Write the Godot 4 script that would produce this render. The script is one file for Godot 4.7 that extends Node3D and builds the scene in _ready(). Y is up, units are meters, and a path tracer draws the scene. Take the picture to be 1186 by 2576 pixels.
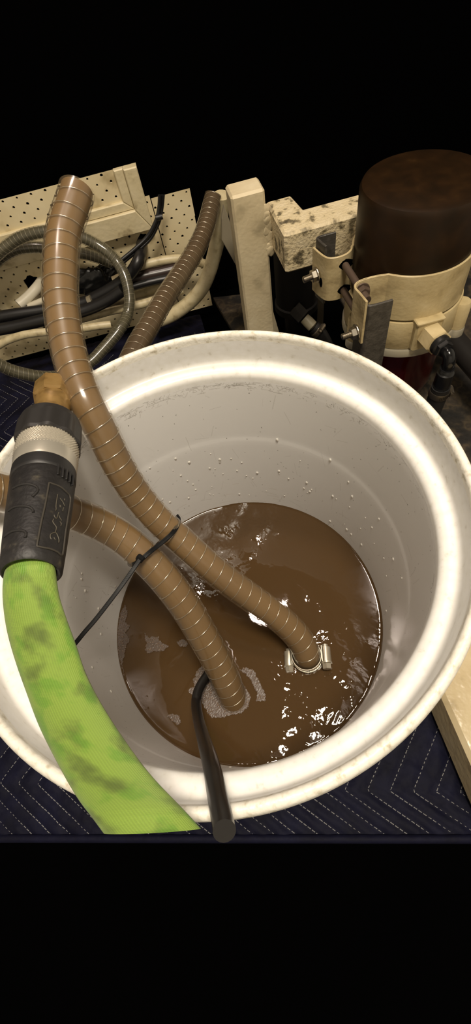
extends Node3D
# A white plastic tub of murky water in a boat's engine space, with suction hoses, a green
# flat hose, a filter on its bracket and the perforated bulkhead behind. Metres, y up.
var sg := 0
var cache := {}
const TUB := Vector3(-0.0252, 0.0, -0.2182)
const WATER_Y := 0.1348
const FILTER := Vector3(0.3787, 0.0, -0.6589)

# ---------- naming ----------
func numbered(called: String) -> String:
	if not has_node(NodePath(called)):
		return called
	var k := 1
	while has_node(NodePath("%s_%03d" % [called, k])):
		k += 1
	return "%s_%03d" % [called, k]

func tag(o: Node3D, label: String, category := "", group := "", kind := "") -> Node3D:
	if label != "": o.set_meta("label", label)
	if category != "": o.set_meta("category", category)
	if group != "": o.set_meta("group", group)
	if kind != "": o.set_meta("kind", kind)
	return o

func thing(called: String, label: String, category: String, at := Vector3.ZERO, group := "") -> Node3D:
	var o := Node3D.new()
	o.name = numbered(called)
	add_child(o)
	o.position = at
	tag(o, label, category, group)
	return o

func mesh_of(st: SurfaceTool) -> Mesh:
	st.generate_normals()
	st.index()
	return st.commit()

func obj(called: String, st: SurfaceTool, m: Material, parent: Node = null) -> MeshInstance3D:
	return put(called, mesh_of(st), m, parent)

func put(called: String, mesh: Mesh, m: Material, parent: Node = null) -> MeshInstance3D:
	var o := MeshInstance3D.new()
	o.mesh = mesh
	o.material_override = m
	if parent == null:
		o.name = numbered(called)
		add_child(o)
	else:
		o.name = called
		parent.add_child(o, true)
	return o

# ---------- materials ----------
func mat(c: Color, rough := 0.5, metal := 0.0, spec := 0.5) -> StandardMaterial3D:
	var m := StandardMaterial3D.new()
	m.albedo_color = c
	m.roughness = rough
	m.metallic = metal
	m.metallic_specular = spec
	return m

func rgb(r: float, g: float, b: float) -> Color:
	return Color(r / 255.0, g / 255.0, b / 255.0)

func noise_tex(freq: float, seed_: int, octaves := 4, size := 512, kind := FastNoiseLite.TYPE_SIMPLEX_SMOOTH, ramp: Gradient = null) -> NoiseTexture2D:
	var n := FastNoiseLite.new()
	n.noise_type = kind
	n.seed = seed_
	n.frequency = freq
	n.fractal_octaves = octaves
	var t := NoiseTexture2D.new()
	t.width = size
	t.height = size
	t.seamless = true
	t.noise = n
	if ramp: t.color_ramp = ramp
	return t

func ramp_of(stops: Array) -> Gradient:
	var g := Gradient.new()
	var off := PackedFloat32Array()
	var col := PackedColorArray()
	for s in stops:
		off.append(s[0])
		col.append(s[1])
	g.offsets = off
	g.colors = col
	return g

# stained: a triplanar noise colour; bump in centimetres
func stained(stops: Array, scale: float, freq: float, seed_: int, rough := 0.6, bump := 0.0, bump_freq := 0.03, spec := 0.5) -> StandardMaterial3D:
	var m := mat(Color.WHITE, rough, 0.0, spec)
	m.albedo_texture = noise_tex(freq, seed_, 5, 512, FastNoiseLite.TYPE_SIMPLEX_SMOOTH, ramp_of(stops))
	m.uv1_triplanar = true
	m.uv1_world_triplanar = true
	m.uv1_scale = Vector3.ONE * scale
	if bump != 0.0:
		m.heightmap_enabled = true
		m.heightmap_texture = noise_tex(bump_freq, seed_ + 7, 4)
		m.heightmap_scale = bump
	return m

# ---------- shapes ----------
func S() -> SurfaceTool:
	var st := SurfaceTool.new()
	st.begin(Mesh.PRIMITIVE_TRIANGLES)
	return st

func tri(st: SurfaceTool, a: Vector3, b: Vector3, c: Vector3) -> void:   # counter-clockwise seen from outside
	st.add_vertex(a); st.add_vertex(c); st.add_vertex(b)

func quad(st: SurfaceTool, a: Vector3, b: Vector3, c: Vector3, d: Vector3) -> void:
	tri(st, a, b, c)
	tri(st, a, c, d)

func grid(st: SurfaceTool, rows: Array, closed: bool, us := 1.0, vs := 1.0, flip := false) -> void:
	sg += 1
	st.set_smooth_group(sg)
	var nr := rows.size()
	var nc: int = rows[0].size()
	var last := nc if closed else nc - 1
	var du := us / float(last)
	var dv := vs / float(nr - 1)
	for i in nr - 1:
		var r0: PackedVector3Array = rows[i]
		var r1: PackedVector3Array = rows[i + 1]
		for j in last:
			var k := (j + 1) % nc
			var ids := [[0, j, i], [1, k, i + 1], [0, k, i], [0, j, i], [1, j, i + 1], [1, k, i + 1]]
			if flip: ids = [[0, j, i], [0, k, i], [1, k, i + 1], [0, j, i], [1, k, i + 1], [1, j, i + 1]]
			for e in ids:
				var jj: int = e[1]
				var ju := j + 1 if jj == k else j
				st.set_uv(Vector2(ju * du, e[2] * dv))
				st.add_vertex(r0[jj] if e[0] == 0 else r1[jj])

func fan(st: SurfaceTool, ring: PackedVector3Array, flip := false) -> void:
	st.set_smooth_group(-1)
	var c := Vector3.ZERO
	for p in ring: c += p
	c /= ring.size()
	for j in ring.size():
		var k := (j + 1) % ring.size()
		if flip: tri(st, c, ring[k], ring[j])
		else: tri(st, c, ring[j], ring[k])

func spline(pts: PackedVector3Array, step: float) -> PackedVector3Array:
	var fine := PackedVector3Array()
	var n := pts.size()
	for i in n - 1:
		var p0 := pts[maxi(i - 1, 0)]
		var p3 := pts[mini(i + 2, n - 1)]
		if i == 0: p0 = pts[0] * 2.0 - pts[1]
		if i == n - 2: p3 = pts[n - 1] * 2.0 - pts[n - 2]
		for k in 16:
			fine.append(pts[i].cubic_interpolate(pts[i + 1], p0, p3, k / 16.0))
	fine.append(pts[n - 1])
	return even(fine, step)

func even(fine: PackedVector3Array, step: float) -> PackedVector3Array:
	var total := 0.0
	for i in fine.size() - 1: total += fine[i].distance_to(fine[i + 1])
	var count := maxi(2, int(round(total / step)))
	var each := total / count
	var out := PackedVector3Array([fine[0]])
	var want := each
	var run := 0.0
	for i in fine.size() - 1:
		var d := fine[i].distance_to(fine[i + 1])
		while d > 0.0 and run + d >= want - 1e-9 and out.size() < count:
			out.append(fine[i].lerp(fine[i + 1], (want - run) / d))
			want += each
		run += d
	out.append(fine[fine.size() - 1])
	return out

func frames(path: PackedVector3Array) -> Array:
	var out := []
	var n := Vector3.ZERO
	for i in path.size():
		var t := (path[mini(i + 1, path.size() - 1)] - path[maxi(i - 1, 0)]).normalized()
		if i == 0:
			n = t.cross(Vector3.UP if absf(t.y) < 0.9 else Vector3.RIGHT).normalized()
		else:
			n = (n - t * n.dot(t)).normalized()
		out.append([n, t.cross(n), t])
	return out

func tube(st: SurfaceTool, path: PackedVector3Array, r, sides := 16, caps := true, vs := 1.0) -> void:
	var fr := frames(path)
	var rows := []
	for i in path.size():
		var rad: float = r if r is float else r.call(i / float(path.size() - 1))
		var ring := PackedVector3Array()
		for j in sides:
			var a := TAU * j / sides
			ring.append(path[i] + (fr[i][0] * cos(a) + fr[i][1] * sin(a)) * rad)
		rows.append(ring)
	grid(st, rows, true, 1.0, vs)
	if caps:
		fan(st, rows[0], true)
		fan(st, rows[rows.size() - 1])

func helix(st: SurfaceTool, path: PackedVector3Array, R: float, wire: float, pitch: float) -> void:
	var fine := even(path, pitch / 20.0)
	var fr := frames(fine)
	var w := PackedVector3Array()
	for i in fine.size():
		var a := TAU * i / 20.0
		w.append(fine[i] + (fr[i][0] * cos(a) + fr[i][1] * sin(a)) * R)
	tube(st, w, wire, 5, true)

# profile: (radius, height) upwards for a surface that faces outwards; creases over 40 degrees stay sharp
func lathe(st: SurfaceTool, prof: PackedVector2Array, sides := 48, xf := Transform3D.IDENTITY, hexagon := 0.0) -> void:
	var start := 0
	for i in range(1, prof.size()):
		var cut := i == prof.size() - 1
		if not cut:
			var d := (prof[i] - prof[i - 1]).angle_to(prof[i + 1] - prof[i])
			cut = absf(d) > deg_to_rad(40.0)
		if cut:
			var rows := []
			for q in range(start, i + 1):
				var ring := PackedVector3Array()
				for j in sides:
					var a := TAU * j / sides + hexagon
					ring.append(xf * Vector3(prof[q].x * cos(a), prof[q].y, -prof[q].x * sin(a)))
				rows.append(ring)
			grid(st, rows, true, 1.0, 1.0)
			start = i

# a prism of six flats with rounded-off ends, along local y
func hexprism(st: SurfaceTool, r: float, h: float, xf: Transform3D, sides := 6, turn := 0.0) -> void:
	var c := r * 0.12
	var rows := []
	for q in [Vector2(0.0, 0.0), Vector2(r - c, 0.0), Vector2(r, c * 0.6), Vector2(r, h - c * 0.6), Vector2(r - c, h), Vector2(0.0, h)]:
		var ring := PackedVector3Array()
		for j in sides:
			var a := TAU * j / sides + turn
			ring.append(xf * Vector3(q.x * cos(a), q.y, -q.x * sin(a)))
		rows.append(ring)
	st.set_smooth_group(-1)
	for i in rows.size() - 1:
		for j in sides:
			var k := (j + 1) % sides
			quad(st, rows[i][j], rows[i][k], rows[i + 1][k], rows[i + 1][j])

func cbox(st: SurfaceTool, size: Vector3, c: float, xf: Transform3D) -> void:
	st.set_smooth_group(-1)
	var h := size * 0.5
	var v := func(ax: int, s: Vector3) -> Vector3:
		var p := Vector3(s.x * (h.x - c), s.y * (h.y - c), s.z * (h.z - c))
		p[ax] = s[ax] * h[ax]
		return xf * p
	for ax in 3:
		var b := (ax + 1) % 3
		var d := (ax + 2) % 3
		for s in [-1.0, 1.0]:
			var q := []
			for e in [[-1.0, -1.0], [1.0, -1.0], [1.0, 1.0], [-1.0, 1.0]]:
				var k := Vector3.ZERO
				k[ax] = s; k[b] = e[0]; k[d] = e[1]
				q.append(v.call(ax, k))
			if s > 0.0: quad(st, q[0], q[1], q[2], q[3])
			else: quad(st, q[3], q[2], q[1], q[0])
		# the four edges along this axis
		for sb in [-1.0, 1.0]:
			for sd in [-1.0, 1.0]:
				var lo := Vector3.ZERO
				lo[ax] = -1.0; lo[b] = sb; lo[d] = sd
				var hi := lo
				hi[ax] = 1.0
				var p0: Vector3 = v.call(b, lo)
				var p1: Vector3 = v.call(b, hi)
				var p2: Vector3 = v.call(d, hi)
				var p3: Vector3 = v.call(d, lo)
				if sb * sd > 0.0: quad(st, p3, p2, p1, p0)
				else: quad(st, p0, p1, p2, p3)
	for sx in [-1.0, 1.0]:
		for sy in [-1.0, 1.0]:
			for sz in [-1.0, 1.0]:
				var s := Vector3(sx, sy, sz)
				var a: Vector3 = v.call(0, s)
				var b2: Vector3 = v.call(1, s)
				var c2: Vector3 = v.call(2, s)
				if sx * sy * sz > 0.0: tri(st, a, b2, c2)
				else: tri(st, a, c2, b2)

func box_at(lo: Vector3, hi: Vector3, c := 0.002) -> SurfaceTool:
	var st := S()
	cbox(st, hi - lo, c, Transform3D(Basis(), (lo + hi) * 0.5))
	return st

# polygon in local xy, thickness along local z from 0 to h, its two faces bevelled by c
func prism(st: SurfaceTool, poly: PackedVector2Array, h: float, xf: Transform3D, c := 0.0) -> void:
	if Geometry2D.is_polygon_clockwise(poly):
		poly = poly.duplicate()
		poly.reverse()
	st.set_smooth_group(-1)
	var inner := poly
	if c > 0.0:
		inner = PackedVector2Array()
		var n := poly.size()
		for i in n:
			var d0 := (poly[i] - poly[(i + n - 1) % n]).normalized()
			var d1 := (poly[(i + 1) % n] - poly[i]).normalized()
			var n0 := Vector2(-d0.y, d0.x)
			var n1 := Vector2(-d1.y, d1.x)
			inner.append(poly[i] + (n0 + n1) * (c / maxf(1.0 + n0.dot(n1), 0.4)))
	var ids := Geometry2D.triangulate_polygon(inner)
	var up := func(p: Vector2, z: float) -> Vector3: return xf * Vector3(p.x, p.y, z)
	for i in range(0, ids.size(), 3):
		var a := inner[ids[i]]
		var b := inner[ids[i + 1]]
		var d := inner[ids[i + 2]]
		if (b - a).cross(d - a) < 0.0:
			var t := b
			b = d
			d = t
		tri(st, up.call(a, h), up.call(b, h), up.call(d, h))
		tri(st, up.call(a, 0.0), up.call(d, 0.0), up.call(b, 0.0))
	var m := poly.size()
	for i in m:
		var k := (i + 1) % m
		quad(st, up.call(poly[i], c), up.call(poly[k], c), up.call(poly[k], h - c), up.call(poly[i], h - c))
		if c > 0.0:
			quad(st, up.call(poly[i], h - c), up.call(poly[k], h - c), up.call(inner[k], h), up.call(inner[i], h))
			quad(st, up.call(inner[i], 0.0), up.call(inner[k], 0.0), up.call(poly[k], c), up.call(poly[i], c))

# sheet metal bent along a line in plan (x, z), standing from y0 to y1
func sheet(st: SurfaceTool, line: PackedVector2Array, thick: float, y0: float, y1: float) -> void:
	var left := PackedVector2Array()
	var right := PackedVector2Array()
	for i in line.size():
		var t := (line[mini(i + 1, line.size() - 1)] - line[maxi(i - 1, 0)]).normalized()
		var n := Vector2(-t.y, t.x) * thick * 0.5
		left.append(line[i] + n)
		right.append(line[i] - n)
	right.reverse()
	left.append_array(right)
	var flat := PackedVector2Array()
	for p in left: flat.append(Vector2(p.x, -p.y))
	# local x = x, local y = -z, local z = y
	prism(st, flat, y1 - y0, Transform3D(Basis(Vector3.RIGHT, Vector3(0, 0, -1), Vector3.UP), Vector3(0, y0, 0)), minf(thick * 0.3, 0.001))

func along(at: Vector3, dir: Vector3, hint := Vector3.UP) -> Transform3D:   # local y along dir
	var y := dir.normalized()
	if absf(y.dot(hint)) > 0.95: hint = Vector3.RIGHT
	var z := (hint - y * hint.dot(y)).normalized()
	return Transform3D(Basis(y.cross(z), y, z), at)

func blob(st: SurfaceTool, at: Vector3, r: Vector3, lump: float, seed_: int, freq: float, segs := 20, xb := Basis()) -> void:
	var n := FastNoiseLite.new()
	n.seed = seed_
	n.frequency = freq
	var rows := []
	for i in segs + 1:
		var ring := PackedVector3Array()
		var b := -PI / 2 + PI * i / segs
		for j in segs * 2:
			var a := TAU * j / (segs * 2)
			var d := Vector3(cos(b) * cos(a), sin(b), -cos(b) * sin(a))
			var p := Vector3(d.x * r.x, d.y * r.y, d.z * r.z)
			p *= 1.0 + lump * n.get_noise_3dv(p + at)
			ring.append(at + xb * p)
		rows.append(ring)
	grid(st, rows, true)

# a bolt end: washer, nut and threaded stud pointing along dir
func bolt(called: String, label: String, at: Vector3, dir: Vector3, nut_r: float, nut_h: float, stud: float, m: Material, group := "") -> Node3D:
	var t := thing(called, label, "bolt", at, group)
	t.transform = along(at, dir)
	var w := S()
	lathe(w, PackedVector2Array([Vector2(0, 0), Vector2(nut_r * 1.28, 0), Vector2(nut_r * 1.32, 0.0006), Vector2(nut_r * 1.3, 0.0016), Vector2(0, 0.0016)]), 32)
	obj("washer", w, m, t)
	var n := S()
	hexprism(n, nut_r, nut_h, Transform3D(Basis(), Vector3(0, 0.0016, 0)), 6, 0.3)
	obj("nut", n, m, t)
	var s := S()
	var prof := PackedVector2Array([Vector2(0.0, 0.0)])
	var r := nut_r * 0.53
	var y := 0.0
	while y < stud:
		prof.append(Vector2(r * 0.86, y))
		prof.append(Vector2(r, y + 0.00075))
		y += 0.0015
	prof.append(Vector2(r * 0.8, y))
	prof.append(Vector2(0.0, y + 0.0004))
	lathe(s, prof, 20, Transform3D(Basis(), Vector3(0, nut_h + 0.001, 0)))
	obj("thread", s, m, t)
	return t

# clear wire-wound suction hose with brown liquid inside: sleeve, wire, liquid
func suction_hose(called: String, label: String, pts: PackedVector3Array, r: float, pitch: float, liquid: Material, group := "", sleeve: Material = null, wire: Material = null) -> Node3D:
	var t := thing(called, label, "hose", Vector3.ZERO, group)
	var path := spline(pts, 0.005)
	var a := S()
	tube(a, path, r - 0.0022, 28, true)
	obj("liquid", a, liquid, t)
	var b := S()
	helix(b, path, r - 0.0008, 0.00055, pitch)
	obj("wire_spiral", b, wire if wire else cache.wire, t)
	var c := S()
	tube(c, path, r, 32, false)
	obj("sleeve", c, sleeve if sleeve else cache.sleeve, t)
	return t

func pipe(called: String, label: String, category: String, pts: PackedVector3Array, r: float, m: Material, group := "", sides := 18) -> MeshInstance3D:
	var st := S()
	tube(st, spline(pts, r * 0.5), r, sides, true, 8.0)
	var o := obj(called, st, m)
	tag(o, label, category, group)
	return o

# a height field over a rectangle, cells outside `keep` left out
func field(x0: float, x1: float, z0: float, z1: float, cell: float, h: Callable, keep: Callable) -> ArrayMesh:
	var nx := int((x1 - x0) / cell) + 1
	var nz := int((z1 - z0) / cell) + 1
	var v := PackedVector3Array()
	var uv := PackedVector2Array()
	var nrm := PackedVector3Array()
	var ix := PackedInt32Array()
	for j in nz:
		for i in nx:
			var x := x0 + i * cell
			var z := z0 + j * cell
			v.append(Vector3(x, h.call(x, z), z))
			uv.append(Vector2(x, z))
	for j in nz:
		for i in nx:
			var l := v[j * nx + maxi(i - 1, 0)]
			var r := v[j * nx + mini(i + 1, nx - 1)]
			var b := v[maxi(j - 1, 0) * nx + i]
			var f := v[mini(j + 1, nz - 1) * nx + i]
			nrm.append((f - b).cross(r - l).normalized())
	for j in nz - 1:
		for i in nx - 1:
			var a := j * nx + i
			if not keep.call(v[a].x + cell * 0.5, v[a].z + cell * 0.5): continue
			ix.append_array([a, a + 1, a + nx + 1, a, a + nx + 1, a + nx])
	var arr := []
	arr.resize(Mesh.ARRAY_MAX)
	arr[Mesh.ARRAY_VERTEX] = v
	arr[Mesh.ARRAY_NORMAL] = nrm
	arr[Mesh.ARRAY_TEX_UV] = uv
	arr[Mesh.ARRAY_INDEX] = ix
	var m := ArrayMesh.new()
	m.add_surface_from_arrays(Mesh.PRIMITIVE_TRIANGLES, arr)
	return m

func stroke(im: Image, a: Vector2, b: Vector2, c: Color, amount: float) -> void:
	var n := int(maxf(absf(b.x - a.x), absf(b.y - a.y))) + 1
	for i in n + 1:
		var p := a.lerp(b, i / float(n))
		var x := posmod(int(p.x), im.get_width())
		var y := clampi(int(p.y), 0, im.get_height() - 1)
		im.set_pixel(x, y, im.get_pixel(x, y).lerp(c, amount))

# a wall sheet in the plane z with staggered round holes through it
func perforated(st: SurfaceTool, x0: float, x1: float, y0: float, y1: float, z: float, big: Array, inside: Callable) -> void:
	var cx := 0.01535
	var cy := 0.01485
	st.set_smooth_group(-1)
	var rng := RandomNumberGenerator.new()
	rng.seed = 5
	var i0 := int(floor((x0 - 0.0331) / cx))
	var i1 := int(ceil((x1 - 0.0331) / cx))
	var j0 := int(floor((y0 - 0.272) / cy))
	var j1 := int(ceil((y1 - 0.272) / cy))
	for i in range(i0, i1 + 1):
		for j in range(j0, j1 + 1):
			var c := Vector2(0.0331 + i * cx, 0.272 + j * cy)
			var lo := Vector2(clampf(c.x - cx / 2, x0, x1), clampf(c.y - cy / 2, y0, y1))
			var hi := Vector2(clampf(c.x + cx / 2, x0, x1), clampf(c.y + cy / 2, y0, y1))
			if hi.x - lo.x < 1e-5 or hi.y - lo.y < 1e-5 or not inside.call(c): continue
			var hole := posmod(i + j, 2) == 0
			var r := 0.0022 + 0.0011 * rng.randf()
			var at := c
			for b in big:
				if absf(b.x - c.x) < cx * 1.5 and absf(b.y - c.y) < cy * 1.5:
					hole = false
					if absf(b.x - c.x) <= cx * 0.5 and absf(b.y - c.y) <= cy * 0.5:
						hole = true
						lo = c - Vector2(cx, cy) * 1.5
						hi = c + Vector2(cx, cy) * 1.5
						r = b.z
					else:
						lo = Vector2.ZERO
						hi = lo
			if hi.x - lo.x < 1e-5: continue
			if hole and at.x - r > lo.x and at.x + r < hi.x and at.y - r > lo.y and at.y + r < hi.y:
				ring_cell(st, lo, hi, at, r, z)
			else:
				quad(st, Vector3(lo.x, lo.y, z), Vector3(hi.x, lo.y, z), Vector3(hi.x, hi.y, z), Vector3(lo.x, hi.y, z))

func ring_cell(st: SurfaceTool, lo: Vector2, hi: Vector2, c: Vector2, r: float, z: float) -> void:
	var outer := []
	var inner := []
	for k in 16:
		var a := TAU * k / 16.0 + PI / 16.0
		var d := Vector2(cos(a), sin(a))
		var w := 1.0 + (0.12 * sin(k * 2.3 + c.x * 900.0) if r > 0.006 else 0.0)
		inner.append(c + d * r * w)
		var tx := ((hi.x if d.x > 0 else lo.x) - c.x) / d.x
		var ty := ((hi.y if d.y > 0 else lo.y) - c.y) / d.y
		outer.append(c + d * minf(tx, ty))
	var v := func(p: Vector2, dz: float) -> Vector3: return Vector3(p.x, p.y, z + dz)
	var corners := [Vector2(hi.x, hi.y), Vector2(lo.x, hi.y), Vector2(lo.x, lo.y), Vector2(hi.x, lo.y)]
	for k in 16:
		var n := (k + 1) % 16
		quad(st, v.call(inner[k], 0.0), v.call(outer[k], 0.0), v.call(outer[n], 0.0), v.call(inner[n], 0.0))
		quad(st, v.call(inner[n], 0.0), v.call(inner[n], -0.004), v.call(inner[k], -0.004), v.call(inner[k], 0.0))
		for q in corners:
			var o0: Vector2 = outer[k]
			var o1: Vector2 = outer[n]
			if (absf(o0.x - q.x) < 1e-6 and absf(o1.y - q.y) < 1e-6) or (absf(o0.y - q.y) < 1e-6 and absf(o1.x - q.x) < 1e-6):
				tri(st, v.call(o0, 0.0), v.call(q, 0.0), v.call(o1, 0.0))

# a hose clamp: band round `at` with axis `ax`, a housing and a hex-headed screw on the side `side`
func hose_clamp(label: String, at: Vector3, ax: Vector3, r: float, side: Vector3, m: Material, group := "", width := 0.010, size := 1.0, screw_tilt := 0.0) -> Node3D:
	var t := thing("hose_clamp", label, "hose clamp", at, group)
	var z := (side - ax.normalized() * side.dot(ax.normalized())).normalized()
	t.transform = Transform3D(Basis(ax.normalized().cross(z), ax.normalized(), z), at)
	var b := S()
	var h := width * 0.5
	lathe(b, PackedVector2Array([Vector2(r, -h), Vector2(r + 0.0007, -h), Vector2(r + 0.001, -h * 0.8), Vector2(r + 0.001, h * 0.8), Vector2(r + 0.0007, h), Vector2(r, h), Vector2(r, -h)]), 48)
	obj("band", b, m, t)
	var k := S()
	for i in 9:
		var a := 0.35 + i * 0.16
		for s in [1.0, -1.0]:
			var d := Vector3(sin(a * s), 0, cos(a * s))
			cbox(k, Vector3(0.0009, width * 0.62, 0.0006), 0.0002, Transform3D(Basis(Vector3.UP, a * s), d * (r + 0.0011)))
	obj("band_slots", k, cache.dark_metal, t)
	# housing: half-round saddle over the screw, whose axis runs along local x
	var turn := Basis(Vector3(0, 0, 1), screw_tilt)
	var u := S()
	var sr := 0.0048 * size
	var at2 := Vector3(0, 0, r + sr * 0.9)
	var rows := []
	for i in 2:
		var ring := PackedVector3Array()
		for j in 13:
			var a := -0.35 + (PI + 0.7) * j / 12.0
			ring.append(at2 + turn * Vector3((i - 0.5) * 0.014 * size, cos(a) * sr * 1.15, sin(a) * sr * 1.05))
		rows.append(ring)
	grid(u, rows, false)
	fan(u, rows[0], true)
	fan(u, rows[1])
	cbox(u, Vector3(0.018 * size, width * 0.9, 0.002), 0.0006, Transform3D(turn, Vector3(0, 0, r + 0.0012)))
	obj("housing", u, m, t)
	var w := S()
	var xs := Transform3D(turn * Basis(Vector3(0, 1, 0), Vector3(1, 0, 0), Vector3(0, 0, -1)), at2)
	lathe(w, PackedVector2Array([Vector2(0, -0.010 * size), Vector2(sr * 0.6, -0.010 * size), Vector2(sr * 0.6, 0.007 * size), Vector2(sr * 1.15, 0.007 * size), Vector2(sr * 1.15, 0.0085 * size), Vector2(0, 0.0085 * size)]), 24, xs)
	hexprism(w, sr * 0.95, 0.0055 * size, xs * Transform3D(Basis(), Vector3(0, 0.0085 * size, 0)))
	obj("screw", w, m, t)
	return t

func _ready() -> void:
	# camera: a phone held over the tub, turned a little to the side
	var cam := Camera3D.new()
	cam.name = "camera"
	cam.transform = Transform3D(Basis(Vector3(0.966029, -0.134904, 0.220427), Vector3(0.258432, 0.504276, -0.823965), Vector3(-0.000000, 0.852940, 0.522009)), Vector3(0.000000, 0.778945, 0.000000))
	cam.fov = 96.97
	cam.near = 0.02
	cam.far = 20.0
	add_child(cam)
	cam.current = true
	var we := WorldEnvironment.new()
	we.name = "environment"
	var e := Environment.new()
	e.background_mode = Environment.BG_COLOR
	e.background_color = Color(0.0, 0.0, 0.0)
	e.ambient_light_source = Environment.AMBIENT_SOURCE_DISABLED
	e.tonemap_mode = Environment.TONE_MAPPER_LINEAR
	e.tonemap_exposure = 1.0
	e.sdfgi_enabled = true
	e.ssao_enabled = true
	e.ssil_enabled = true
	we.environment = e
	add_child(we)
	lamp("ceiling_lamp", "warm lamp panel on the ceiling above the white tub", Vector3(0.20, 2.06, 0.05), 0.0, Vector2(0.50, 0.28), 3.4, Color(1.0, 0.95, 0.87))
	lamp("ceiling_lamp", "smaller dimmer lamp panel on the ceiling, nearer the bulkhead", Vector3(0.06, 2.06, -0.84), 0.0, Vector2(0.24, 0.14), 0.9, Color(1.0, 0.92, 0.86))
	make_materials()
	room()
	tub()
	water()
	hoses()
	fitting_and_strap()
	zip_tie()
	filter()
	clamps()
	bulkhead()
	pipes_and_cables()
	floor_things()

func lamp(called: String, label: String, at: Vector3, tilt: float, size: Vector2, energy: float, c: Color) -> void:
	var t := thing(called, label, "lamp", at, "")
	t.rotation.x = -deg_to_rad(tilt)
	var f := S()
	cbox(f, Vector3(size.x + 0.05, 0.04, size.y + 0.05), 0.006, Transform3D(Basis(), Vector3(0, 0.02, 0)))
	obj("housing", f, mat(rgb(200, 196, 186), 0.5), t)
	var g := S()
	cbox(g, Vector3(size.x, 0.006, size.y), 0.002, Transform3D(Basis(), Vector3(0, -0.002, 0)))
	var gm := mat(Color(0.9, 0.9, 0.88), 0.5)
	gm.emission_enabled = true
	gm.emission = c
	gm.emission_energy_multiplier = 2.0
	obj("lamp_diffuser", g, gm, t)
	var l := AreaLight3D.new()
	l.name = "lamp_light"
	l.area_size = size
	l.area_normalize_energy = true
	l.light_color = c
	l.light_energy = energy
	l.shadow_enabled = true
	l.area_range = 6.0
	l.area_attenuation = 2.0
	t.add_child(l)
	l.position = Vector3(0, -0.008, 0)
	l.rotation = Vector3(-PI / 2, 0, 0)

func make_materials() -> void:
	cache.wire = mat(rgb(222, 214, 196), 0.22, 1.0)
	cache.dark_metal = mat(rgb(60, 55, 48), 0.45, 0.9)
	cache.steel = mat(rgb(190, 182, 168), 0.3, 1.0)
	cache.rust = mat(rgb(96, 80, 68), 0.6, 0.5)
	var s := mat(Color(0.78, 0.68, 0.53, 0.10), 0.18)
	s.transparency = BaseMaterial3D.TRANSPARENCY_ALPHA
	cache.sleeve = s
	cache.rubber = mat(rgb(38, 36, 35), 0.55)
	cache.black = mat(rgb(22, 22, 23), 0.4)
	cache.cream = stained([[0.0, rgb(160, 147, 118)], [0.32, rgb(206, 190, 155)], [0.7, rgb(216, 201, 167)], [1.0, rgb(224, 211, 180)]], 2.2, 0.008, 3, 0.55, 0.035, 0.09)
	cache.cream_rough = stained([[0.0, rgb(60, 54, 42)], [0.27, rgb(132, 120, 92)], [0.38, rgb(208, 191, 153)], [1.0, rgb(222, 207, 174)]], 5.0, 0.012, 21, 0.6, 0.14, 0.05)
	cache.cream_band = stained([[0.0, rgb(142, 124, 90)], [0.35, rgb(188, 169, 126)], [0.7, rgb(198, 180, 138)], [1.0, rgb(206, 189, 149)]], 4.0, 0.01, 8, 0.42, 0.03, 0.06)
	cache.cream_pipe = stained([[0.0, rgb(140, 124, 92)], [0.4, rgb(196, 182, 144)], [1.0, rgb(214, 202, 168)]], 4.0, 0.02, 13, 0.4)
	cache.grey_angle = stained([[0.0, rgb(52, 48, 44)], [0.5, rgb(72, 68, 62)], [1.0, rgb(86, 81, 75)]], 6.0, 0.02, 17, 0.45, 0.03, 0.06)
	cache.brass = stained([[0.0, rgb(92, 70, 38)], [0.5, rgb(146, 116, 68)], [1.0, rgb(160, 131, 82)]], 5.0, 0.02, 19, 0.36)
	cache.brass.metallic = 0.35
	cache.dirty_floor = stained([[0.0, rgb(14, 12, 10)], [0.35, rgb(32, 27, 21)], [0.55, rgb(70, 59, 42)], [0.72, rgb(46, 38, 29)], [1.0, rgb(92, 80, 60)]], 3.0, 0.010, 31, 0.75, 0.08, 0.04)
	cache.void_black = mat(Color(0.012, 0.012, 0.013), 1.0, 0.0, 0.0)

# ---------- setting ----------
func struct(called: String, st: SurfaceTool, m: Material) -> MeshInstance3D:
	var o := obj(called, st, m)
	o.set_meta("kind", "structure")
	return o

func room() -> void:
	struct("floor", box_at(Vector3(-1.5, -0.06, -1.32), Vector3(1.7, 0.0, 1.3)), cache.void_black)
	struct("ceiling", box_at(Vector3(-1.5, 2.1, -1.32), Vector3(1.7, 2.2, 1.3)), mat(rgb(232, 229, 222), 0.8))
	struct("wall_back", box_at(Vector3(-1.5, 0.0, -1.32), Vector3(1.7, 2.1, -1.2)), cache.void_black)
	struct("wall_left", box_at(Vector3(-1.6, 0.0, -1.32), Vector3(-1.5, 2.1, 1.3)), mat(rgb(232, 229, 222), 0.8))
	struct("wall_right", box_at(Vector3(1.7, 0.0, -1.32), Vector3(1.8, 2.1, 1.3)), mat(rgb(232, 229, 222), 0.8))
	struct("wall_front", box_at(Vector3(-1.5, 0.0, 1.3), Vector3(1.7, 2.1, 1.4)), mat(rgb(232, 229, 222), 0.8))

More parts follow.
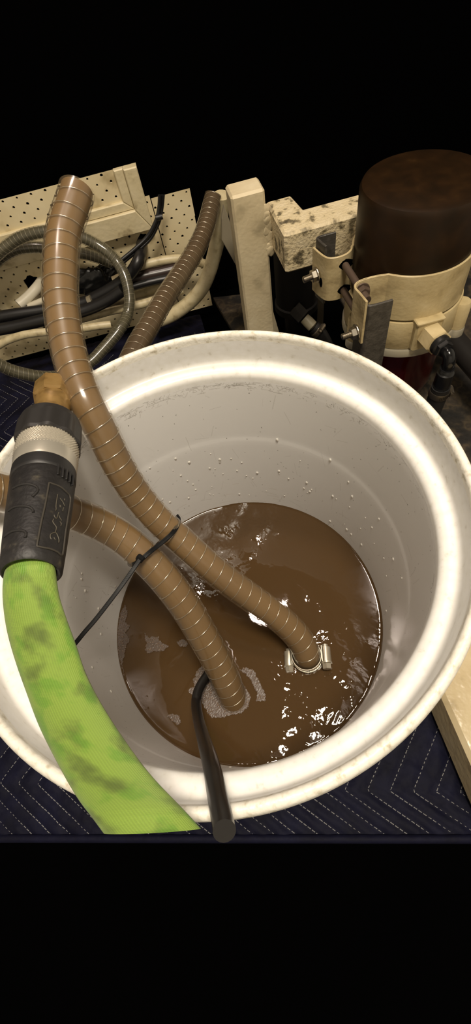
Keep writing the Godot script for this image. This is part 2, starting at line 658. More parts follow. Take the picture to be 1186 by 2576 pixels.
# ---------- the tub ----------
func tub() -> void:
	var t := thing("plastic_tub", "large round white plastic tub with a stepped scuffed rim, holding brown water", "tub", Vector3(TUB.x, 0.012, TUB.z))
	var d := -0.012
	var shell := mat(rgb(240, 239, 237), 0.34)
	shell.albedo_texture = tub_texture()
	shell.subsurf_scatter_enabled = false
	var lip_m := stained([[0.0, rgb(150, 138, 112)], [0.22, rgb(206, 198, 178)], [0.36, rgb(232, 228, 216)], [1.0, rgb(238, 235, 226)]], 9.0, 0.02, 41, 0.42, 0.04, 0.04)
	var clean := stained([[0.0, rgb(196, 190, 178)], [0.22, rgb(228, 226, 220)], [1.0, rgb(238, 237, 235)]], 8.0, 0.02, 43, 0.3)
	var st := S()
	lathe(st, PackedVector2Array([Vector2(0.0, 0.012), Vector2(0.186, 0.012), Vector2(0.191, 0.016), Vector2(0.1935, 0.03), Vector2(0.2066, 0.385), Vector2(0.2085, 0.396), Vector2(0.222, 0.408), Vector2(0.2245, 0.412), Vector2(0.2255, 0.43)]).duplicate(), 160, Transform3D(Basis(), Vector3(0, d, 0)))
	obj("outer_shell", st, clean, t)
	st = S()
	lathe(st, round_profile(PackedVector2Array([Vector2(0.2255, 0.427), Vector2(0.2285, 0.428), Vector2(0.2300, 0.4325), Vector2(0.2302, 0.4400), Vector2(0.2292, 0.4465), Vector2(0.2265, 0.4497), Vector2(0.2235, 0.4497), Vector2(0.2212, 0.4470), Vector2(0.2205, 0.4405)])), 200, Transform3D(Basis(), Vector3(0, d, 0)))
	obj("rolled_lip", st, lip_m, t)
	st = S()
	lathe(st, round_profile(PackedVector2Array([Vector2(0.2205, 0.4405), Vector2(0.2200, 0.432), Vector2(0.2195, 0.418), Vector2(0.2186, 0.4140), Vector2(0.2165, 0.4120), Vector2(0.2130, 0.4108), Vector2(0.2085, 0.4095), Vector2(0.2050, 0.4075), Vector2(0.2028, 0.4040), Vector2(0.2018, 0.3980)])), 200, Transform3D(Basis(), Vector3(0, d, 0)))
	obj("inner_ledge", st, clean, t)
	st = S()
	var rows := []
	var prof := PackedVector2Array([Vector2(0.2018, 0.398), Vector2(0.2013, 0.39), Vector2(0.1988, 0.3000), Vector2(0.1984, 0.2960), Vector2(0.1980, 0.2920), Vector2(0.1932, WATER_Y), Vector2(0.187, 0.02), Vector2(0.184, 0.0165), Vector2(0.0, 0.0165)])
	var fine := PackedVector3Array()
	for q in prof: fine.append(Vector3(q.x, q.y, 0))
	var steps := PackedVector3Array()
	for i in prof.size() - 1:
		var n := 14 if fine[i].distance_to(fine[i + 1]) > 0.03 else 4
		for k in n: steps.append(fine[i].lerp(fine[i + 1], k / float(n)))
	steps.append(fine[fine.size() - 1])
	sg += 1
	st.set_smooth_group(sg)
	var sides := 180
	for i in steps.size() - 1:
		for j in sides:
			for q: Array in [[0, 0], [1, 0], [1, 1], [0, 0], [1, 1], [0, 1]]:
				var p: Vector3 = steps[i + int(q[0])]
				st.set_uv(Vector2((j + q[1]) / float(sides), clampf((0.398 - p.y) / 0.39, 0.0, 1.0)))
				var c := (j + int(q[1])) % sides
				st.add_vertex(Vector3(p.x * cos(TAU * c / sides), p.y + d, -p.x * sin(TAU * c / sides)))
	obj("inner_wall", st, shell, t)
	# drops of water that hang on the inside
	var dr := S()
	var rng := RandomNumberGenerator.new()
	rng.seed = 77
	for k in 95:
		var a := rng.randf_range(0.0, TAU)
		if k < 60: a = rng.randf_range(0.1, 2.9)
		var y := rng.randf_range(0.15, 0.30)
		if k % 3 == 0: y = rng.randf_range(0.20, 0.255)
		var r := 0.1932 + (y - WATER_Y) * 0.0295 - 0.0002
		var s := rng.randf_range(0.0007, 0.0021)
		var out := Vector3(cos(a), 0, -sin(a))
		var side := Vector3.UP.cross(out)
		blob(dr, Vector3(0, d + y, 0) + out * r, Vector3(s, s * rng.randf_range(0.9, 1.7), s * 0.55), 0.0, 1, 1.0, 6, Basis(side, Vector3.UP, out))
	var drops := obj("water_drops", dr, mat(rgb(222, 218, 210), 0.05), t)
	drops.set_meta("kind", "stuff")

func round_profile(p: PackedVector2Array) -> PackedVector2Array:
	var v := PackedVector3Array()
	for q in p: v.append(Vector3(q.x, q.y, 0))
	var out := PackedVector2Array()
	for q in spline(v, 0.0012): out.append(Vector2(q.x, q.y))
	return out

func tub_texture() -> ImageTexture:
	var w := 2048
	var h := 600
	var im := Image.create(w, h, true, Image.FORMAT_RGB8)
	im.fill(Color(1, 1, 1))
	var rng := RandomNumberGenerator.new()
	rng.seed = 11
	var grime := rgb(92, 84, 72)
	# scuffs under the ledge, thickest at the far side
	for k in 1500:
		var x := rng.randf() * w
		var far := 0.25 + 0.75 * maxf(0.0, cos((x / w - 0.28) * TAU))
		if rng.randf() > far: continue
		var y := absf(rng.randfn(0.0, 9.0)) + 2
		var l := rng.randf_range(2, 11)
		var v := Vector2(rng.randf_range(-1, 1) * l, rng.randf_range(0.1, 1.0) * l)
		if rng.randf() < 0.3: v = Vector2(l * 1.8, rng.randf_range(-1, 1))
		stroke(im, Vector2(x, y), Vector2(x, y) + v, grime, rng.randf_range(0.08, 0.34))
	for k in 260:   # long fine scratches
		var p := Vector2(rng.randf() * w, rng.randf_range(10, 420))
		var l := rng.randf_range(8, 46)
		var a := rng.randf_range(-0.5, 0.5) + (PI / 2 if rng.randf() < 0.6 else 0.0)
		stroke(im, p, p + Vector2(cos(a), sin(a)) * l, grime if rng.randf() < 0.75 else Color(1, 1, 1), rng.randf_range(0.05, 0.2))
	for k in 330:   # specks
		var p := Vector2(rng.randf() * w, rng.randf_range(4, 420))
		stroke(im, p, p + Vector2(rng.randf_range(-1, 1), rng.randf_range(0, 2.2)), rgb(48, 42, 36), rng.randf_range(0.3, 0.9))
	for k in 40:
		var p := Vector2(rng.randf() * w, rng.randf_range(300, 410))
		stroke(im, p, p + Vector2(rng.randf_range(15, 60), rng.randf_range(-2, 2)), rgb(150, 120, 84), 0.16)
	im.generate_mipmaps()
	return ImageTexture.create_from_image(im)

# ---------- water ----------
func water() -> void:
	var n := FastNoiseLite.new()
	n.seed = 4
	n.noise_type = FastNoiseLite.TYPE_SIMPLEX_SMOOTH
	n.frequency = 18.5
	n.fractal_octaves = 2
	n.fractal_gain = 0.34
	n.domain_warp_enabled = true
	n.domain_warp_amplitude = 0.02
	n.domain_warp_frequency = 18.0
	var n2 := FastNoiseLite.new()
	n2.seed = 9
	n2.noise_type = FastNoiseLite.TYPE_SIMPLEX_SMOOTH
	n2.frequency = 62.0
	n2.fractal_octaves = 2
	var spots := [[Vector3(0.0511, 0.1348, -0.1331), 0.05, 1.0], [Vector3(0.0297, 0.1348, -0.0665), 0.055, 0.75], [Vector3(-0.0097, 0.1348, -0.3604), 0.045, 2.3], [Vector3(-0.1122, 0.1348, -0.2865), 0.04, 1.8], [Vector3(0.1119, 0.1348, -0.1227), 0.04, 0.7], [Vector3(-0.0016, 0.1348, -0.0503), 0.045, 0.45], [Vector3(0.0569, 0.1348, -0.3591), 0.03, 1.6]]
	var h := func(x: float, z: float) -> float:
		var w := 0.10
		for s in spots:
			var q: Vector3 = s[0]
			w += s[2] * exp(-(Vector2(x - q.x, z - q.z).length_squared()) / (s[1] * s[1]))
		var r := Vector2(x - TUB.x, z - TUB.z).length()
		return WATER_Y + minf(w, 2.6) * (0.00175 * n.get_noise_2d(x * 1.1, z * 0.9) + 0.00007 * n2.get_noise_2d(x, z)) + 0.0022 * exp((minf(r, 0.194) - 0.1935) / 0.0018)
	var keep := func(x: float, z: float) -> bool: return Vector2(x - TUB.x, z - TUB.z).length() < 0.1945
	var m := mat(rgb(73, 54, 32), 0.03, 0.0, 0.5)
	var wtr := put("murky_water", field(TUB.x - 0.196, TUB.x + 0.196, TUB.z - 0.196, TUB.z + 0.196, 0.00125, h, keep), m)
	tag(wtr, "murky brown rippled water standing in the white tub", "water", "", "stuff")
	foam("lilac bubbly foam ringing the shorter suction hose at the waterline", PackedVector3Array([Vector3(-0.0961, 0.1358, -0.1656), Vector3(-0.1088, 0.1358, -0.159), Vector3(-0.1169, 0.1358, -0.1476), Vector3(-0.1149, 0.1358, -0.1385), Vector3(-0.1251, 0.1358, -0.1398), Vector3(-0.124, 0.1358, -0.1321), Vector3(-0.1097, 0.1358, -0.1233), Vector3(-0.108, 0.1358, -0.112), Vector3(-0.1012, 0.1358, -0.0952), Vector3(-0.0848, 0.1358, -0.0925), Vector3(-0.0713, 0.1358, -0.0927), Vector3(-0.0591, 0.1358, -0.0918), Vector3(-0.05, 0.1358, -0.0977), Vector3(-0.0444, 0.1358, -0.1071), Vector3(-0.0472, 0.1358, -0.1196), Vector3(-0.0517, 0.1358, -0.1273), Vector3(-0.0737, 0.1358, -0.1442)]))
	foam("thin curved strip of foam drifting past the hose's right side, towards the metal clamps", PackedVector3Array([Vector3(-0.0505, 0.1358, -0.145), Vector3(-0.0412, 0.1358, -0.1459), Vector3(-0.0318, 0.1358, -0.1396), Vector3(-0.0285, 0.1358, -0.1251), Vector3(-0.0253, 0.1358, -0.1132), Vector3(-0.0252, 0.1358, -0.0987), Vector3(-0.0326, 0.1358, -0.1002), Vector3(-0.0389, 0.1358, -0.101), Vector3(-0.0343, 0.1358, -0.11), Vector3(-0.0378, 0.1358, -0.1256), Vector3(-0.0434, 0.1358, -0.1384)]))
	foam("ragged foam patch, the largest floating free on the dark water on the tub's left side", PackedVector3Array([Vector3(-0.1763, 0.1358, -0.2332), Vector3(-0.1717, 0.1358, -0.2244), Vector3(-0.1572, 0.1358, -0.221), Vector3(-0.1543, 0.1358, -0.2113), Vector3(-0.1435, 0.1358, -0.2043), Vector3(-0.1502, 0.1358, -0.1986), Vector3(-0.1666, 0.1358, -0.2013), Vector3(-0.1741, 0.1358, -0.2003), Vector3(-0.178, 0.1358, -0.2059), Vector3(-0.1752, 0.1358, -0.2169)]))
	foam("little foam fleck between the free foam patch and the nearer hose", PackedVector3Array([Vector3(-0.1319, 0.1358, -0.2054), Vector3(-0.1235, 0.1358, -0.2078), Vector3(-0.1155, 0.1358, -0.2027), Vector3(-0.1177, 0.1358, -0.1975), Vector3(-0.1253, 0.1358, -0.1966)]))
	foam("small foam scrap floating between the near tub wall and the black cable", PackedVector3Array([Vector3(-0.1591, 0.1358, -0.112), Vector3(-0.1527, 0.1358, -0.1133), Vector3(-0.1433, 0.1358, -0.1082), Vector3(-0.1419, 0.1358, -0.099), Vector3(-0.1473, 0.1358, -0.0979), Vector3(-0.1521, 0.1358, -0.1043)]))
	foam("line of foam clinging to the tub wall along the left waterline", PackedVector3Array([Vector3(-0.2011, 0.1358, -0.2837), Vector3(-0.1983, 0.1358, -0.2714), Vector3(-0.2037, 0.1358, -0.2571), Vector3(-0.1972, 0.1358, -0.2476), Vector3(-0.2045, 0.1358, -0.2397), Vector3(-0.1992, 0.1358, -0.2275), Vector3(-0.2061, 0.1358, -0.2187), Vector3(-0.2093, 0.1358, -0.2071), Vector3(-0.2138, 0.1358, -0.196), Vector3(-0.2113, 0.1358, -0.1735), Vector3(-0.2136, 0.1358, -0.1839), Vector3(-0.218, 0.1358, -0.2094), Vector3(-0.2174, 0.1358, -0.2453), Vector3(-0.21, 0.1358, -0.2701)]))

func foam(label: String, outline: PackedVector3Array) -> void:
	var poly := PackedVector2Array()
	var lo := Vector2(9, 9)
	var hi := Vector2(-9, -9)
	for p in outline:
		var q := Vector2(p.x, p.z)
		poly.append(q)
		lo = lo.min(q)
		hi = hi.max(q)
	var n := FastNoiseLite.new()
	n.seed = 3
	n.frequency = 160.0
	var t := thing("foam_patch", label, "foam", Vector3.ZERO, "foam patches on the brown water")
	var inside := func(x: float, z: float) -> bool:
		var q := Vector2(x + 0.0022 * n.get_noise_2d(x, z), z + 0.0022 * n.get_noise_2d(z + 5.0, x))
		return Geometry2D.is_point_in_polygon(q, poly) and Vector2(x - TUB.x, z - TUB.z).length() < 0.1935
	var h := func(x: float, z: float) -> float: return WATER_Y + 0.0011 + 0.0006 * n.get_noise_2d(x * 3.0, z * 3.0)
	put("film", field(lo.x - 0.003, hi.x + 0.003, lo.y - 0.003, hi.y + 0.003, 0.0008, h, inside), mat(rgb(88, 75, 66), 0.4), t)
	var rng := RandomNumberGenerator.new()
	rng.seed = 2
	var b := S()
	var tries := int((hi.x - lo.x) * (hi.y - lo.y) / 0.0000065)
	for k in mini(tries, 900):
		var x := rng.randf_range(lo.x, hi.x)
		var z := rng.randf_range(lo.y, hi.y)
		if not inside.call(x, z): continue
		var r := rng.randf_range(0.0004, 0.0011)
		if rng.randf() < 0.06: r *= 1.7
		blob(b, Vector3(x, WATER_Y + 0.0014, z), Vector3(r, r * 0.9, r), 0.0, 1, 1.0, 5)
	var o := obj("bubbles", b, mat(rgb(116, 99, 86), 0.05), t)
	o.set_meta("kind", "stuff")

# ---------- hoses ----------
func hoses() -> void:
	var tan_ := mat(rgb(166, 126, 76), 0.5)
	tan_.clearcoat_enabled = true
	tan_.clearcoat = 0.4
	var tan2 := stained([[0.0, rgb(98, 72, 38)], [0.5, rgb(110, 82, 43)], [1.0, rgb(124, 95, 51)]], 3.0, 0.006, 51, 0.5)
	tan2.backlight_enabled = true
	tan2.backlight = Color(0.44, 0.30, 0.12)
	suction_hose("suction_hose", "longer clear brown suction hose from above, ending at the metal clamps in the water", PackedVector3Array([Vector3(-0.0737, 0.5655, -0.5651), Vector3(-0.0785, 0.5613, -0.5562), Vector3(-0.0989, 0.5453, -0.5262), Vector3(-0.1105, 0.5289, -0.4919), Vector3(-0.1174, 0.5155, -0.4661), Vector3(-0.1226, 0.4947, -0.4302), Vector3(-0.1226, 0.4784, -0.3996), Vector3(-0.1181, 0.4623, -0.3676), Vector3(-0.1141, 0.4388, -0.3485), Vector3(-0.1109, 0.3999, -0.3289), Vector3(-0.1042, 0.3606, -0.3125), Vector3(-0.091, 0.3254, -0.2935), Vector3(-0.0753, 0.3011, -0.2767), Vector3(-0.0513, 0.2721, -0.2485), Vector3(-0.0293, 0.2478, -0.226), Vector3(-0.006, 0.2234, -0.2052), Vector3(0.0182, 0.1974, -0.1838), Vector3(0.0337, 0.1766, -0.1652), Vector3(0.0419, 0.1603, -0.15), Vector3(0.0434, 0.147, -0.1388), Vector3(0.0444, 0.125, -0.1404), Vector3(0.0455, 0.1, -0.1436)]), 0.0185, 0.0155, tan2)
	suction_hose("suction_hose", "shorter clear suction hose passing behind the black coupling and dipping into foam", PackedVector3Array([Vector3(-0.2495, 0.4846, -0.2853), Vector3(-0.2277, 0.4739, -0.2869), Vector3(-0.2112, 0.4519, -0.2893), Vector3(-0.1893, 0.4191, -0.2933), Vector3(-0.1669, 0.3754, -0.2946), Vector3(-0.1493, 0.3498, -0.2891), Vector3(-0.1308, 0.3292, -0.2747), Vector3(-0.1134, 0.3088, -0.2529), Vector3(-0.1005, 0.2878, -0.232), Vector3(-0.0878, 0.2571, -0.2047), Vector3(-0.0781, 0.222, -0.1743), Vector3(-0.0716, 0.1872, -0.148), Vector3(-0.0682, 0.1556, -0.1252), Vector3(-0.0677, 0.1217, -0.1081), Vector3(-0.0694, 0.0874, -0.0961)]), 0.0195, 0.0165, tan2)
	var dark := stained([[0.0, rgb(48, 34, 19)], [0.5, rgb(60, 43, 24)], [1.0, rgb(72, 53, 31)]], 3.0, 0.008, 53, 0.5)
	suction_hose("suction_hose", "dark brown wire-wound suction hose behind the tub, descending in front of the cream pipes", PackedVector3Array([Vector3(0.124, 0.3221, -1.0255), Vector3(0.1186, 0.3172, -1.0156), Vector3(0.0893, 0.3051, -0.9499), Vector3(0.0553, 0.3005, -0.8849), Vector3(0.0156, 0.2984, -0.824), Vector3(-0.0231, 0.3038, -0.7562), Vector3(-0.0573, 0.306, -0.6927), Vector3(-0.0857, 0.3057, -0.6443), Vector3(-0.1094, 0.3023, -0.6004)]), 0.0182, 0.0145, dark)
	var grey_sleeve := mat(Color(0.50, 0.48, 0.38, 0.22), 0.16)
	grey_sleeve.transparency = BaseMaterial3D.TRANSPARENCY_ALPHA
	var grey := stained([[0.0, rgb(34, 31, 24)], [0.5, rgb(66, 61, 45)], [1.0, rgb(110, 102, 78)]], 3.0, 0.006, 55, 0.5)
	var dwire := mat(rgb(176, 168, 146), 0.32, 0.5)
	suction_hose("coiled_hose", "olive grey ribbed clear hose looped against the perforated bulkhead, the loop's outer turn", PackedVector3Array([Vector3(-0.4096, 0.2747, -1.072), Vector3(-0.3613, 0.2921, -1.08), Vector3(-0.3286, 0.3049, -1.08), Vector3(-0.292, 0.3147, -1.08), Vector3(-0.2561, 0.3183, -1.075), Vector3(-0.2242, 0.3147, -1.072), Vector3(-0.1917, 0.3056, -1.068), Vector3(-0.1642, 0.291, -1.064), Vector3(-0.1433, 0.2742, -1.06), Vector3(-0.125, 0.2581, -1.05), Vector3(-0.1111, 0.2378, -1.04), Vector3(-0.1031, 0.2183, -1.02), Vector3(-0.103, 0.1966, -1), Vector3(-0.1088, 0.1761, -0.98), Vector3(-0.1224, 0.1591, -0.96), Vector3(-0.1396, 0.1558, -0.93), Vector3(-0.1659, 0.1467, -0.91), Vector3(-0.195, 0.1386, -0.89), Vector3(-0.2266, 0.1317, -0.87), Vector3(-0.2733, 0.1301, -0.85), Vector3(-0.3045, 0.1514, -0.83), Vector3(-0.3311, 0.1716, -0.82), Vector3(-0.3631, 0.1954, -0.82), Vector3(-0.3799, 0.2171, -0.82), Vector3(-0.3998, 0.2543, -0.82)]), 0.0125, 0.0092, grey, "", grey_sleeve, dwire)
	suction_hose("coiled_hose", "olive grey ribbed clear hose lying under the outer turn of the loop, ending beneath it", PackedVector3Array([Vector3(-0.4304, 0.2468, -1.107), Vector3(-0.3788, 0.2661, -1.107), Vector3(-0.3492, 0.2775, -1.107), Vector3(-0.3169, 0.2832, -1.107), Vector3(-0.2807, 0.2786, -1.107), Vector3(-0.2478, 0.2669, -1.107), Vector3(-0.2148, 0.2536, -1.107), Vector3(-0.1822, 0.2377, -1.107), Vector3(-0.1583, 0.2226, -1.107), Vector3(-0.1396, 0.2099, -1.107), Vector3(-0.1242, 0.2022, -1.1)]), 0.0125, 0.0092, grey, "", grey_sleeve, dwire)
	# the black cable that comes over the near rim into the water
	var st := S()
	var path := spline(PackedVector3Array([Vector3(-0.0916, 0.1257, -0.1587), Vector3(-0.096, 0.1404, -0.1481), Vector3(-0.1032, 0.1513, -0.1373), Vector3(-0.1093, 0.1576, -0.1265), Vector3(-0.1119, 0.169, -0.1106), Vector3(-0.1037, 0.2152, -0.0847), Vector3(-0.0912, 0.2756, -0.0627), Vector3(-0.0772, 0.3454, -0.0425), Vector3(-0.068, 0.3902, -0.0295), Vector3(-0.0625, 0.4179, -0.0192), Vector3(-0.0583, 0.4409, -0.007), Vector3(-0.0546, 0.4607, 0.0028), Vector3(-0.0519, 0.4744, 0.011), Vector3(-0.0514, 0.4778, 0.0131)]), 0.004)
	tube(st, path, 0.0065, 18)
	var cable := obj("black_cable", st, mat(rgb(24, 22, 21), 0.32))
	tag(cable, "black flexible cable curving over the near rim into the foam beside the hose", "cable")

# ---------- quick coupling and the green flat hose ----------
func fitting_and_strap() -> void:
	var t := thing("hose_coupling", "black rubber hose coupling with knurled steel ring and brass end, lying across the rim", "coupling")
	t.transform = Transform3D(Basis(Vector3(0.8487, -0.5203, 0.0946), Vector3(0.0301, -0.1311, -0.9909), Vector3(0.528, 0.8439, -0.0956)), Vector3(-0.1495, 0.4839, -0.2814))
	var st := S()
	var y0 := -0.11249
	lathe(st, PackedVector2Array([Vector2(0.0175, y0 + 0.02), Vector2(0.0175, y0 - 0.004), Vector2(0.0194, y0 - 0.005), Vector2(0.0212, y0 - 0.003), Vector2(0.0217, y0 + 0.004), Vector2(0.0226, -0.09472), Vector2(0.0243, -0.06363), Vector2(0.0256, -0.03148), Vector2(0.0251, -0.02779), Vector2(0.0245, -0.02686)]), 72)
	fan(st, ring_of(0.0175, y0 + 0.02))
	var grip_m := stained([[0.0, rgb(24, 23, 23)], [0.6, rgb(32, 30, 30)], [0.76, rgb(40, 38, 36)], [0.90, rgb(74, 68, 56)], [1.0, rgb(104, 96, 76)]], 7.0, 0.016, 61, 0.52, 0.03, 0.06)
	var grip := obj("rubber_grip", st, grip_m, t)
	var rd := S()
	for line: PackedVector3Array in [PackedVector3Array([Vector3(0.0041, -0.0489, 0.0248), Vector3(0.0033, -0.0696, 0.0239), Vector3(0.0021, -0.087, 0.0231), Vector3(0.0013, -0.1065, 0.0222), Vector3(0.0018, -0.1083, 0.022), Vector3(0.006, -0.1087, 0.0213), Vector3(0.0105, -0.1081, 0.0195), Vector3(0.0155, -0.1076, 0.0158), Vector3(0.0191, -0.1061, 0.0113), Vector3(0.0199, -0.0858, 0.0121), Vector3(0.0207, -0.0712, 0.0123), Vector3(0.0214, -0.0517, 0.0129), Vector3(0.0172, -0.0496, 0.0182), Vector3(0.0122, -0.0486, 0.0219), Vector3(0.0066, -0.0488, 0.0242), Vector3(0.0043, -0.0487, 0.0247)])]:
		tube(rd, spline(line, 0.002), 0.0008, 6)
	obj("panel_edge", rd, mat(rgb(58, 54, 47), 0.5), grip)
	var mk := S()
	for line: PackedVector3Array in [PackedVector3Array([Vector3(0.0112, -0.0575, 0.0221), Vector3(0.0111, -0.061, 0.022), Vector3(0.0109, -0.0664, 0.0218), Vector3(0.011, -0.0702, 0.0215), Vector3(0.0114, -0.0719, 0.0212), Vector3(0.0109, -0.0735, 0.0213)]), PackedVector3Array([Vector3(0.0132, -0.0599, 0.0208), Vector3(0.0145, -0.061, 0.0199), Vector3(0.0156, -0.0617, 0.019), Vector3(0.0166, -0.0632, 0.0181), Vector3(0.0175, -0.064, 0.0171)]), PackedVector3Array([Vector3(0.0167, -0.0577, 0.0182), Vector3(0.0167, -0.0588, 0.0182), Vector3(0.0169, -0.0592, 0.018)]), PackedVector3Array([Vector3(0.0134, -0.0664, 0.0203), Vector3(0.0143, -0.0667, 0.0197), Vector3(0.0142, -0.0688, 0.0196), Vector3(0.0137, -0.0662, 0.0201)]), PackedVector3Array([Vector3(0.0167, -0.0664, 0.0177), Vector3(0.0164, -0.0682, 0.0178), Vector3(0.0163, -0.0703, 0.0178)]), PackedVector3Array([Vector3(0.0102, -0.078, 0.0214), Vector3(0.0109, -0.0795, 0.021), Vector3(0.0122, -0.0803, 0.0202), Vector3(0.0134, -0.0735, 0.0198)]), PackedVector3Array([Vector3(0.0137, -0.0765, 0.0195), Vector3(0.0145, -0.0777, 0.0187), Vector3(0.016, -0.0791, 0.0174)]), PackedVector3Array([Vector3(0.0103, -0.0816, 0.0211), Vector3(0.0098, -0.0843, 0.0212), Vector3(0.0112, -0.0861, 0.0204), Vector3(0.0128, -0.0878, 0.0193), Vector3(0.0126, -0.091, 0.0192), Vector3(0.0123, -0.093, 0.0193)]), PackedVector3Array([Vector3(0.0148, -0.0812, 0.0183), Vector3(0.0161, -0.0821, 0.0171), Vector3(0.0158, -0.0845, 0.0172)]), PackedVector3Array([Vector3(0.0102, -0.0999, 0.0201), Vector3(0.0093, -0.0984, 0.0206), Vector3(0.0094, -0.0959, 0.0207), Vector3(0.0114, -0.0935, 0.0198), Vector3(0.013, -0.0928, 0.0188), Vector3(0.0144, -0.0945, 0.0177), Vector3(0.0155, -0.097, 0.0166), Vector3(0.0156, -0.0995, 0.0163)]), PackedVector3Array([Vector3(0.0118, -0.0974, 0.0193), Vector3(0.0123, -0.0983, 0.019), Vector3(0.013, -0.0987, 0.0185)])]:
		tube(mk, spline(line, 0.0012), 0.00045, 5)
	obj("raised_mark", mk, mat(rgb(74, 69, 58), 0.5), grip)
	for line: PackedVector3Array in [PackedVector3Array([Vector3(-0.0209, -0.0497, 0.0138), Vector3(-0.0167, -0.0501, 0.0187), Vector3(-0.0111, -0.0511, 0.0224), Vector3(-0.0058, -0.0535, 0.0242), Vector3(-0.0032, -0.0567, 0.0246), Vector3(-0.0037, -0.06, 0.0244), Vector3(-0.0062, -0.0644, 0.0237)]), PackedVector3Array([Vector3(-0.0212, -0.0707, 0.0115), Vector3(-0.0177, -0.0707, 0.0164), Vector3(-0.0127, -0.0721, 0.0204), Vector3(-0.0077, -0.0741, 0.0227), Vector3(-0.0047, -0.0767, 0.0233), Vector3(-0.0041, -0.0794, 0.0233)]), PackedVector3Array([Vector3(-0.0208, -0.0935, 0.0095), Vector3(-0.0168, -0.0933, 0.0156), Vector3(-0.0125, -0.094, 0.0191), Vector3(-0.0087, -0.0954, 0.0211), Vector3(-0.0066, -0.098, 0.0216), Vector3(-0.0071, -0.1014, 0.0213)])]:
		var gr := S()
		tube(gr, spline(line, 0.002), 0.0011, 6)
		obj("finger_ridge", gr, mat(rgb(34, 32, 31), 0.55), grip)
	# the ring with its ribs
	st = S()
	lathe(st, PackedVector2Array([Vector2(0.0245, -0.02872), Vector2(0.0257, -0.02733), Vector2(0.0261, -0.02499), Vector2(0.0260, -0.01547), Vector2(0.0235, -0.01353)]), 72)
	for q in [Vector3(0.0096, -0.0321, 0.0242), Vector3(0.0132, -0.0329, 0.0224), Vector3(0.0163, -0.0327, 0.0203), Vector3(0.0192, -0.0324, 0.0176), Vector3(0.0219, -0.0322, 0.014)]:
		cbox(st, Vector3(0.0016, 0.012, 0.0022), 0.0004, Transform3D(Basis(Vector3.UP, atan2(q.x, q.z)), q))
	obj("ribbed_collar", st, mat(rgb(34, 33, 33), 0.45), t)
	st = S()
	lathe(st, PackedVector2Array([Vector2(0.0240, -0.01547), Vector2(0.0256, -0.01450), Vector2(0.0261, -0.01255), Vector2(0.0266, -0.00263), Vector2(0.0266, 0.00040)]), 90)
	obj("steel_ring", st, mat(rgb(196, 190, 176), 0.34, 0.6), t)
	var rows := []
	var ya := -0.00263
	var yb := 0.02035
	for i in 25:
		var ring := PackedVector3Array()
		for j in 300:
			var u := j / 300.0 * TAU
			var k := i / 24.0
			var w := 64.0
			var s := maxf(absf(sin(u * w * 0.5 + k * 21.0)), absf(sin(u * w * 0.5 - k * 21.0)))
			var r := 0.0272 - 0.0010 * s * s
			if i == 0 or i == 24: r = 0.0260
			ring.append(Vector3(r * cos(u), lerpf(ya, yb, k), -r * sin(u)))
		rows.append(ring)
	st = S()
	grid(st, rows, true)
	obj("knurled_ring", st, mat(rgb(206, 198, 180), 0.34, 0.55), t)
	# the faceted black collar
	st = S()
	var cr := []
	for q in [Vector2(0.020, 1128), Vector2(0.0285, 1128), Vector2(0.0294, 1122), Vector2(0.0290, 1084), Vector2(0.0272, 1072), Vector2(0.0235, 1066), Vector2(0.0165, 1064)]:
		var ring := PackedVector3Array()
		for j in 72:
			var a := TAU * j / 72.0
			var k := 1.0 - (0.075 * pow(absf(cos(a * 5.0 + 0.4)), 2.0) if q.x > 0.028 else 0.0)
			ring.append(Vector3(q.x * k * cos(a), axis_y(q.y), -q.x * k * sin(a)))
		cr.append(ring)
	for i in cr.size() - 1: grid(st, [cr[i], cr[i + 1]], true)
	obj("black_collar", st, mat(rgb(40, 38, 37), 0.5), t)
	# brass tail
	st = S()
	lathe(st, PackedVector2Array([Vector2(0.0155, axis_y(1075)), Vector2(0.0157, axis_y(1026)), Vector2(0.0172, axis_y(1022)), Vector2(0.0174, axis_y(1012)), Vector2(0.0150, axis_y(1009))]), 48)
	obj("brass_tail", st, cache.brass, t)
	st = S()
	var hy := axis_y(1011)
	hexprism(st, 0.0205, axis_y(977) - hy, Transform3D(Basis(), Vector3(0, hy, 0)), 8, 0.2)
	obj("brass_nut", st, cache.brass, t)
	st = S()
	var prof := PackedVector2Array()
	var yy := axis_y(981)
	for k in 6:
		prof.append(Vector2(0.0115, yy + k * 0.002))
		prof.append(Vector2(0.0128, yy + k * 0.002 + 0.001))
	prof.append(Vector2(0.0, yy + 0.0125))
	lathe(st, prof, 40)
	obj("brass_thread", st, cache.brass, t)

	# green flat hose: a flattened woven tube
	var lefts := spline(PackedVector3Array([Vector3(-0.1728, 0.4954, -0.1976), Vector3(-0.1701, 0.501, -0.1838), Vector3(-0.1682, 0.505, -0.1731), Vector3(-0.1718, 0.5017, -0.1639), Vector3(-0.1745, 0.4967, -0.1518), Vector3(-0.1755, 0.489, -0.1336), Vector3(-0.1727, 0.4827, -0.1136), Vector3(-0.1675, 0.4758, -0.0908), Vector3(-0.1607, 0.4711, -0.0678), Vector3(-0.1491, 0.4701, -0.0433), Vector3(-0.1362, 0.4718, -0.0211), Vector3(-0.1225, 0.4771, -0.0048), Vector3(-0.1192, 0.4779, -0.0005)]), 0.004)
